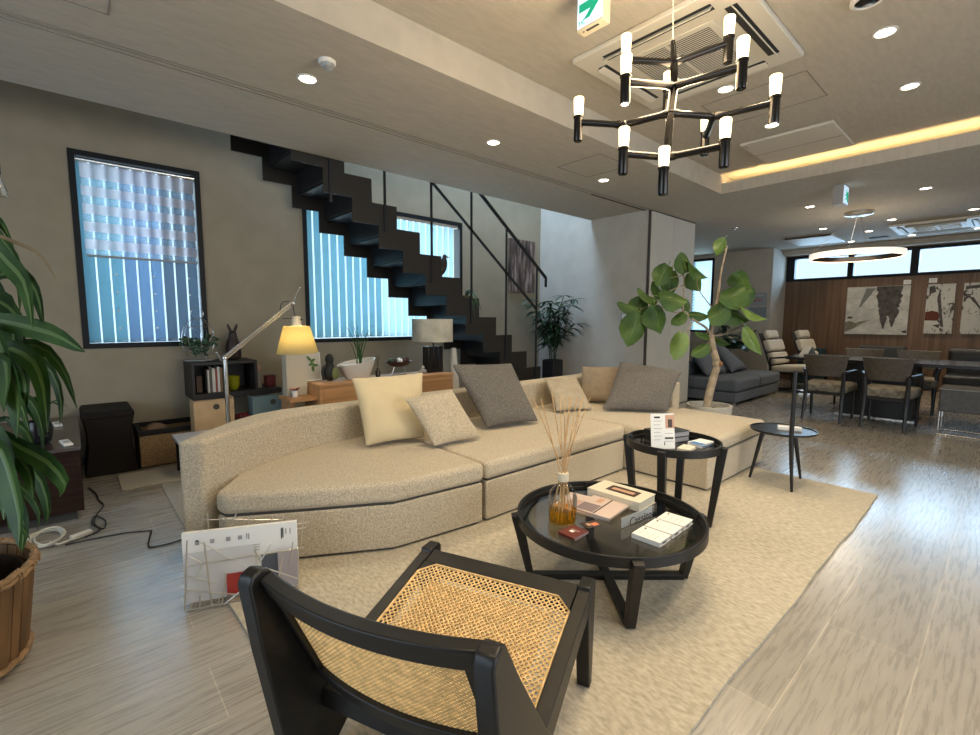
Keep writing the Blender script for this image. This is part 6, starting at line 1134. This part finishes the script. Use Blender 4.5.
GSF = mat('slate_grey_upholstery', (0.085, 0.095, 0.112), 0.95, vscale=140, col2=(0.13, 0.145, 0.165), bump=0.3, bscale=260)
t = thing('grey_sofa', 'slate grey two seat sofa behind the fig tree', 'sofa', (7.8, 3.0, 0))
MB().box(6.90, 8.71, 2.55, 3.48, 0.045, 0.185).build('base', GSF, t, bevel=0.015, seg=3)
for x0, x1 in ((6.905, 7.80), (7.81, 8.705)): MB().box(x0, x1, 2.535, 3.30, 0.187, 0.375).build('seat_cushion', GSF, t, bevel=0.05, seg=5)
MB().box(6.90, 8.71, 3.30, 3.48, 0.187, 0.56).build('backrest', GSF, t, bevel=0.04, seg=4)
for xx in (6.97, 7.8, 8.62): MB().box(xx, xx+0.03, 2.58, 2.61, 0, 0.045).build('foot', CHROME, t, smooth=False); MB().box(xx, xx+0.03, 3.40, 3.43, 0, 0.045).build('foot', CHROME, t, smooth=False)
pillow('cushion', 'slate grey cushion at the left end of the grey sofa', (6.95, 2.98, 0.385), (7.62, 2.96, 0.385), (7.58, 3.27, 0.76), (6.98, 3.27, 0.76), 0.2, GSF, seed=31)
pillow('cushion', 'large slate grey cushion leaning at the right end of the grey sofa', (7.66, 2.90, 0.385), (8.50, 2.96, 0.385), (8.20, 3.28, 0.66), (7.58, 3.28, 0.98), 0.2, GSF, seed=33)
tag(MB().prism([(8.54, 3.33), (8.69, 3.33), (8.69, 3.46), (8.54, 3.46)], 0.561, 0.70).build('planter_box', BLACKM, bevel=0.004, loc=(8.5, 3.4, 0.561)), 'small black box on the back of the grey sofa', 'box')
t = thing('rubber_plant', 'dark rubber plant behind the grey sofa', 'plant', (7.95, 3.72, 0))
MB().lathe([(0.001, 0), (0.13, 0), (0.17, 0.32), (0.155, 0.32), (0.12, 0.03), (0.001, 0.03)], (7.95, 3.72, 0), 28, cap0=False, cap1=False).build('pot', BLACKM, t); MB().lathe([(0.001, 0.28), (0.15, 0.28)], (7.95, 3.72, 0), 24, cap0=False, cap1=False).build('soil', SOIL, t)
RBL = mat('rubber_leaf', (0.012, 0.03, 0.018), 0.3, var=0.4, vscale=7); random.seed(6)
for k, (c, ln, wd) in enumerate(RUB):
    eye = Vector((0, 0, CAMH)); c = eye+(Vector(c)-eye)*1.10; q = bez((7.95+0.03*math.cos(k), 3.72+0.03*math.sin(k), 0.28), (7.95+0.05*math.cos(k*2), 3.72, 0.7), tuple(c), 6); s_ = MB().tube(q, 0.006, 6).build('stem', RBL, t)
    MB().blob_leaf(c, (-fw+Vector((random.uniform(-.5, .5), random.uniform(-.5, .5), 0.6))), (random.uniform(-1, 1), random.uniform(-.5, .5), random.uniform(-.5, .5)), ln*1.15, wd*1.15, cup=0.1).build('leaf', RBL, s_, ang=70)
POST1 = mat('grey_poster', (0.33, 0.36, 0.40), 0.6); REDM = mat('red_print', (0.45, 0.04, 0.06), 0.6)
for i, (lb, z0, z1, m) in enumerate((('grey poster with a red car sketch, upper of the two on the alcove wall', 1.50, 1.755, POST1), ('plain blue grey poster, lower of the two on the alcove wall', 1.24, 1.475, mat('blue_grey_poster', (0.22, 0.26, 0.31), 0.6)))):
    t = thing('poster', lb, 'poster', (10.185, 3.44, z0), group='posters on the alcove wall'); MB().box(10.178, 10.189, 3.285, 3.60, z0, z1).build('sheet', m, t, bevel=0.001)
    if i == 0:
        b = MB()
        for yy, zz, w, h in ((3.50, 1.60, 0.07, 0.03), (3.46, 1.63, 0.05, 0.025), (3.41, 1.605, 0.05, 0.03), (3.44, 1.655, 0.03, 0.02), (3.37, 1.64, 0.03, 0.018)): b.ell((10.177, yy, zz), (0.002, w/2, h/2), 14, 8)
        b.build('red_sketch', REDM, t); MB().box(10.1765, 10.178, 3.33, 3.56, 1.70, 1.706).build('title_line', PAPER, t, smooth=False)

# lounge chairs
CRM = mat('cream_lounge_leather', (0.50, 0.46, 0.39), 0.55, bump=0.1, bscale=90)
def lounge(loc, rz, label, first=None):
    if first: return dup(first, loc, rz, label, 'cream lounge chairs')
    t = thing('lounge_chair', label, 'armchair', loc, rz, 'cream lounge chairs')
    def bl(mb, nm, m, **k): return mb.build(nm, m, t, world=False, **k)
    R = Matrix.Rotation(math.radians(-20), 3, 'Y')
    bl(MB().obox((-0.02, 0, 0.40), (0.58, 0.56, 0.12), Matrix.Rotation(math.radians(-5), 3, 'Y')), 'seat', CRM, bevel=0.045, seg=4)
    for k, (u, zz) in enumerate(((-0.315, 0.56), (-0.395, 0.775), (-0.465, 0.96))): bl(MB().obox((u, 0, zz), (0.11, 0.56 if k < 2 else 0.40, 0.205 if k < 2 else 0.15), R), ('back_pad', 'back_pad', 'head_pad')[k], CRM, bevel=0.04, seg=4)
    bl(MB().obox((-0.415, 0, 0.68), (0.025, 0.58, 0.66), R), 'back_shell', BLACKM, bevel=0.01)
    bl(MB().obox((-0.02, 0, 0.325), (0.56, 0.58, 0.03)), 'seat_shell', BLACKM, bevel=0.01)
    for s in (-1, 1):
        bl(MB().tube([(-0.30, s*0.31, 0.34), (-0.30, s*0.32, 0.57), (-0.05, s*0.33, 0.60), (0.20, s*0.32, 0.57)], 0.016, 8), 'armrest', BLACKM)
    bl(MB().cyl((-0.05, 0, 0.05), (-0.05, 0, 0.31), 0.03), 'pedestal', BLACKM)
    for k in range(5):
        a = 2*PI*k/5+0.3; bl(MB().beam((-0.05, 0, 0.05), (-0.05+0.30*math.cos(a), 0.30*math.sin(a), 0.016), 0.045, 0.03, w1=0.03, h1=0.025), 'base_arm', CHROME if k == 0 else BLACKM, bevel=0.003)
    return t
lc = lounge((9.16, 2.42, 0), math.radians(-97), 'cream padded lounge chair nearest the grey sofa')
lounge((9.86, 2.12, 0), math.radians(-97), 'cream padded lounge chair nearest the walnut wall', lc)

# dining table and chairs
DT = mat('dark_table_lacquer', (0.015, 0.014, 0.016), 0.16)
t = thing('dining_table', 'long black dining table on a block pedestal by the walnut wall', 'table', (7.65, 0.7, 0))
MB().prism([(7.2, -0.95), (8.12, -0.95), (8.12, 2.02), (8.02, 2.09), (7.30, 2.09), (7.2, 2.02)], 0.685, 0.722).build('table_top', DT, t, bevel=0.004)
MB().box(7.43, 7.95, 0.745, 1.46, 0.012, 0.685).build('pedestal', BLACKW, t, bevel=0.004); MB().box(7.43, 7.95, -0.9, -0.3, 0.012, 0.685).build('pedestal', BLACKW, t, bevel=0.004)
MB().box(7.40, 7.98, 0.71, 1.50, 0, 0.012).build('foot_plate', BRUSH, t, smooth=False); MB().box(7.40, 7.98, -0.94, -0.26, 0, 0.012).build('foot_plate', BRUSH, t, smooth=False)
t = thing('tent_card', 'white folded tent card at the left end of the dining table', 'sign', (7.62, 1.90, 0.7225)); b = MB()
for s in (-1, 1): b.add([(7.62+s*0.05-0.06, 1.90-s*0.05-0.06, 0.7225), (7.62+s*0.05+0.06, 1.90-s*0.05+0.06, 0.7225), (7.68, 1.96, 0.86), (7.56, 1.84, 0.86)], [(0, 1, 2, 3)])
b.build('card', PAPER, t, smooth=False, solid=0.002)
BKL = mat('bronze_brown_leather', (0.062, 0.050, 0.037), 0.45, vscale=30, col2=(0.088, 0.074, 0.056), bump=0.15, bscale=120); SEATF = mat('mottled_seat_fabric', (0.12, 0.10, 0.075), 0.9, vscale=22, col2=(0.27, 0.24, 0.18), bump=0.3, bscale=90)
LEGM = mat('black_lacquer_leg', (0.012, 0.011, 0.012), 0.3)
def dining(loc, rz, label, first=None, backm=None):
    if first: return dup(first, loc, rz, label, 'dining chairs')
    t = thing('dining_chair', label, 'chair', loc, rz, 'dining chairs')
    def bl(mb, nm, m, **k): return mb.build(nm, m, t, world=False, **k)
    bl(MB().prism([(-0.22, -0.21), (0.22, -0.25), (0.27, -0.22), (0.27, 0.22), (0.22, 0.25), (-0.22, 0.21)], 0.345, 0.455), 'seat', SEATF, bevel=0.035, seg=4)
    n = 14; vs = []; fs = []
    for i in range(n+1):
        s = 2*i/n-1
        for z, hw in ((0.545, 0.185), (0.80, 0.225)):
            for d in (0, 0.028): vs.append((-0.285+0.055*s*s+d-(z-0.545)*0.20, s*hw, z))
    for i in range(n): o = i*4; p = o+4; fs += [(o, o+2, p+2, p), (o+1, p+1, p+3, o+3), (o+2, o+3, p+3, p+2), (o, p, p+1, o+1)]
    fs += [(0, 1, 3, 2), (n*4, n*4+2, n*4+3, n*4+1)]
    bl(MB().add(vs, fs), 'backrest', BKL, bevel=0.006)
    for s in (-1, 1):
        bl(MB().tube([(-0.30, s*0.19, 0.0), (-0.255, s*0.185, 0.22), (-0.235, s*0.185, 0.40), (-0.265, s*0.19, 0.60)], [0.014, 0.021, 0.023, 0.017], 10), 'rear_leg', LEGM)
        bl(MB().tube([(0.23, s*0.215, 0.0), (0.215, s*0.22, 0.40), (0.20, s*0.235, 0.585)], [0.014, 0.021, 0.017], 10), 'front_leg', LEGM)
        bl(MB().tube([(-0.255, s*0.20, 0.60), (-0.10, s*0.245, 0.612), (0.08, s*0.255, 0.606), (0.235, s*0.245, 0.592)], [0.016, 0.018, 0.019, 0.016], 10), 'armrest', LEGM)
    bl(MB().box(-0.22, 0.22, -0.20, 0.20, 0.315, 0.348), 'seat_frame', LEGM, bevel=0.004)
    return t
dc = dining((6.95, 1.49, 0), 0.02, 'brown leather backed dining chair on the near side at the left')
dining((6.95, 0.905, 0), -0.03, 'brown leather backed dining chair on the near side next to the bench', dc)
dining((8.42, 1.46, 0), PI, 'brown backed dining chair on the far side behind the left near chair', dc)
dining((8.42, 0.86, 0), PI+0.03, 'brown backed dining chair on the far side next to the black leather sofa', dc)
BNF = mat('grey_bench_fabric', (0.10, 0.098, 0.098), 0.8, var=0.15, vscale=20, bump=0.2, bscale=150)
t = thing('upholstered_bench', 'grey upholstered bench on thin steel sled legs at the right edge', 'bench', (7.03, -0.2, 0))
MB().box(6.83, 7.17, -0.95, 0.49, 0.25, 0.515).build('seat', BNF, t, bevel=0.02, seg=3); MB().box(6.827, 7.173, -0.955, 0.495, 0.488, 0.497).build('piping', mat('pale_piping', (0.30, 0.29, 0.27), 0.7), t, bevel=0.003)
for yy in (0.475, -0.93): MB().tube([(6.845, yy, 0.25), (6.83, yy, 0.008), (7.17, yy, 0.008), (7.155, yy, 0.25)], 0.007, 8).build('sled_leg', CHROME, t)
for xx in (6.83, 7.17): MB().tube([(xx, 0.475, 0.008), (xx, -0.93, 0.008)], 0.007, 8).build('sled_rail', CHROME, t)
BLK = mat('black_sofa_leather', (0.012, 0.011, 0.011), 0.4, bump=0.3, bscale=25)
t = thing('leather_sofa', 'black tufted leather sofa behind the dining table at the right edge', 'sofa', (9.5, -0.2, 0))
MB().box(9.25, 10.0, -1.1, 0.66, 0.06, 0.28).build('base', BLK, t, bevel=0.02)
for k in range(3): MB().box(9.22, 9.74, -1.08+0.58*k, -0.51+0.58*k, 0.28, 0.44).build('seat_cushion', BLK, t, bevel=0.05, seg=4)
for k in range(3): MB().box(9.72, 9.98, -1.08+0.58*k, -0.51+0.58*k, 0.28, 0.80).build('back_cushion', BLK, t, bevel=0.06, seg=4)
for xx in (9.3, 9.92):
    for yy in (-1.05, 0.58): MB().box(xx, xx+0.04, yy, yy+0.04, 0, 0.06).build('foot', CHROME, t, smooth=False)
t = thing('banquette', 'dark grey low banquette against the walnut wall behind the dining table', 'sofa', (10.5, 1.8, 0))
MB().box(10.3, 10.9, 1.25, 1.90, 0.05, 0.42).build('seat', mat('dark_banquette', (0.05, 0.055, 0.06), 0.8), t, bevel=0.03, seg=3); MB().box(10.72, 10.94, 1.25, 1.90, 0.42, 0.76).build('backrest', MATS['dark_banquette'], t, bevel=0.03, seg=3)
for yy in (1.3, 1.82): MB().box(10.35, 10.39, yy, yy+0.04, 0, 0.05).build('foot', BLACKM, t, smooth=False); MB().box(10.85, 10.89, yy, yy+0.04, 0, 0.05).build('foot', BLACKM, t, smooth=False)
tag(MB().box(10.55, 10.92, 2.42, 2.80, 0, 0.68).build('storage_cube', mat('petrol_fabric', (0.02, 0.05, 0.065), 0.8), bevel=0.01), 'petrol blue cube cabinet in the corner by the lounge chairs', 'cabinet')

# wall art
STN = art_material('grey_stone_wash', 'stone'); SCR = art_material('ink_wash', 'ink'); CHAR = mat('charcoal_paint', (0.045, 0.04, 0.04), 0.8, vscale=14, col2=(0.10, 0.088, 0.085)); OLIV = mat('olive_wash', (0.13, 0.12, 0.085), 0.8, vscale=25, col2=(0.22, 0.21, 0.16)); RUST = mat('rust_patch', (0.11, 0.028, 0.018), 0.8)
def canvas(label, ya, yb, z0, z1, m):
    t = thing('wall_art', label, 'painting', (WX-0.02, (ya+yb)/2, z0), group='paintings on the walnut wall'); MB().box(WX-0.035, WX-0.002, ya, yb, z0, z1).build('canvas', m, t, bevel=0.002); return t
def splat(t, nm, pts, m, x=WX-0.0355): return MB().add([(x, y, z) for y, z in pts], [tuple(range(len(pts)))]).build(nm, m, t, smooth=False, solid=0.0008)
t = canvas('wide grey abstract painting with a dark feathered shape on the walnut wall', 1.278, 2.172, 0.962, 1.832, STN)
def blotch(y0, z0, y1, z1, wa, wb, n, seed):
    random.seed(seed); L_, R_ = [], []
    for i in range(n+1):
        u = i/n; w = (wa+(wb-wa)*u)*(0.88+0.24*random.random()); cy = y0+(y1-y0)*u; cz = z0+(z1-z0)*u; L_.append((cy+w, cz)); R_.append((cy-w*(0.9+0.2*random.random()), cz))
    return L_+R_[::-1]
splat(t, 'dark_shape', blotch(1.56, 1.828, 1.55, 1.30, 0.19, 0.12, 16, 3), CHAR); splat(t, 'dark_shape', blotch(1.62, 1.36, 1.61, 1.07, 0.07, 0.012, 8, 4), CHAR, WX-0.0358); splat(t, 'dark_shape', blotch(1.49, 1.33, 1.49, 1.10, 0.06, 0.012, 8, 5), CHAR, WX-0.0361)
splat(t, 'grey_feather', blotch(1.82, 1.80, 1.97, 1.46, 0.07, 0.012, 10, 6), mat('grey_wash', (0.16, 0.165, 0.16), 0.8)); splat(t, 'olive_shape', blotch(2.10, 1.10, 1.82, 1.19, 0.03, 0.012, 4, 7)[:0] or [(2.168, 1.0), (2.168, 1.19), (2.10, 1.21), (2.02, 1.17), (1.94, 1.20), (1.80, 1.225), (1.92, 1.16), (2.0, 1.09), (2.08, 1.04)], OLIV); splat(t, 'olive_shape', [(2.15, 1.25), (2.13, 1.29), (2.06, 1.29), (2.07, 1.25)], CHAR); splat(t, 'dark_corner', [(1.36, 1.03), (1.285, 1.05), (1.285, 0.99), (1.33, 1.0)], CHAR)
t = canvas('narrow white and black ink painting with a rust patch', 0.715, 1.065, 0.995, 1.83, SCR)
splat(t, 'rust_patch', [(1.062, 1.22), (1.062, 1.36), (0.98, 1.385), (0.90, 1.36), (0.875, 1.27), (0.90, 1.215)], RUST); splat(t, 'white_band', [(1.062, 1.165), (1.062, 1.21), (0.90, 1.205), (0.88, 1.14)], mat('chalk_white', (0.55, 0.54, 0.50), 0.8))
for P in ([(1.04, 1.79), (0.97, 1.81), (0.95, 1.70), (1.03, 1.66)], [(0.93, 1.60), (0.90, 1.75), (0.885, 1.6), (0.86, 1.40), (0.82, 1.10), (0.86, 1.12)], [(0.96, 1.14), (0.86, 1.16), (0.88, 1.09)], [(0.80, 1.50), (0.73, 1.51), (0.72, 1.49), (0.80, 1.485)]): splat(t, 'ink_stroke', P, CHAR, WX-0.0364)
t = canvas('white and black ink painting cut off by the right edge', 0.15, 0.62, 1.0, 1.83, SCR)
for P in ([(0.60, 1.78), (0.42, 1.80), (0.40, 1.75), (0.60, 1.73)], [(0.55, 1.60), (0.40, 1.38), (0.37, 1.36), (0.50, 1.60)], [(0.48, 1.60), (0.36, 1.12), (0.30, 1.02), (0.40, 1.30)], [(0.40, 1.62), (0.25, 1.70), (0.2, 1.5), (0.3, 1.52)]): splat(t, 'ink_stroke', P, CHAR, WX-0.0364)
for lb, y, z in (('small white label above the wide grey painting', 1.335, 1.885), ('small white label above the narrow ink painting', 1.005, 1.895)):
    t = thing('wall_label', lb, 'label', (WX-0.003, y, z-0.035), group='labels above the paintings'); MB().box(WX-0.005, WX-0.0005, y-0.05, y+0.05, z-0.035, z+0.04).build('card', PAPER, t, smooth=False)
    for k in range(3): MB().box(WX-0.0056, WX-0.005, y-0.03, y+0.035, z+0.018-0.017*k, z+0.022-0.017*k).build('print_line', GREYT, t, smooth=False)
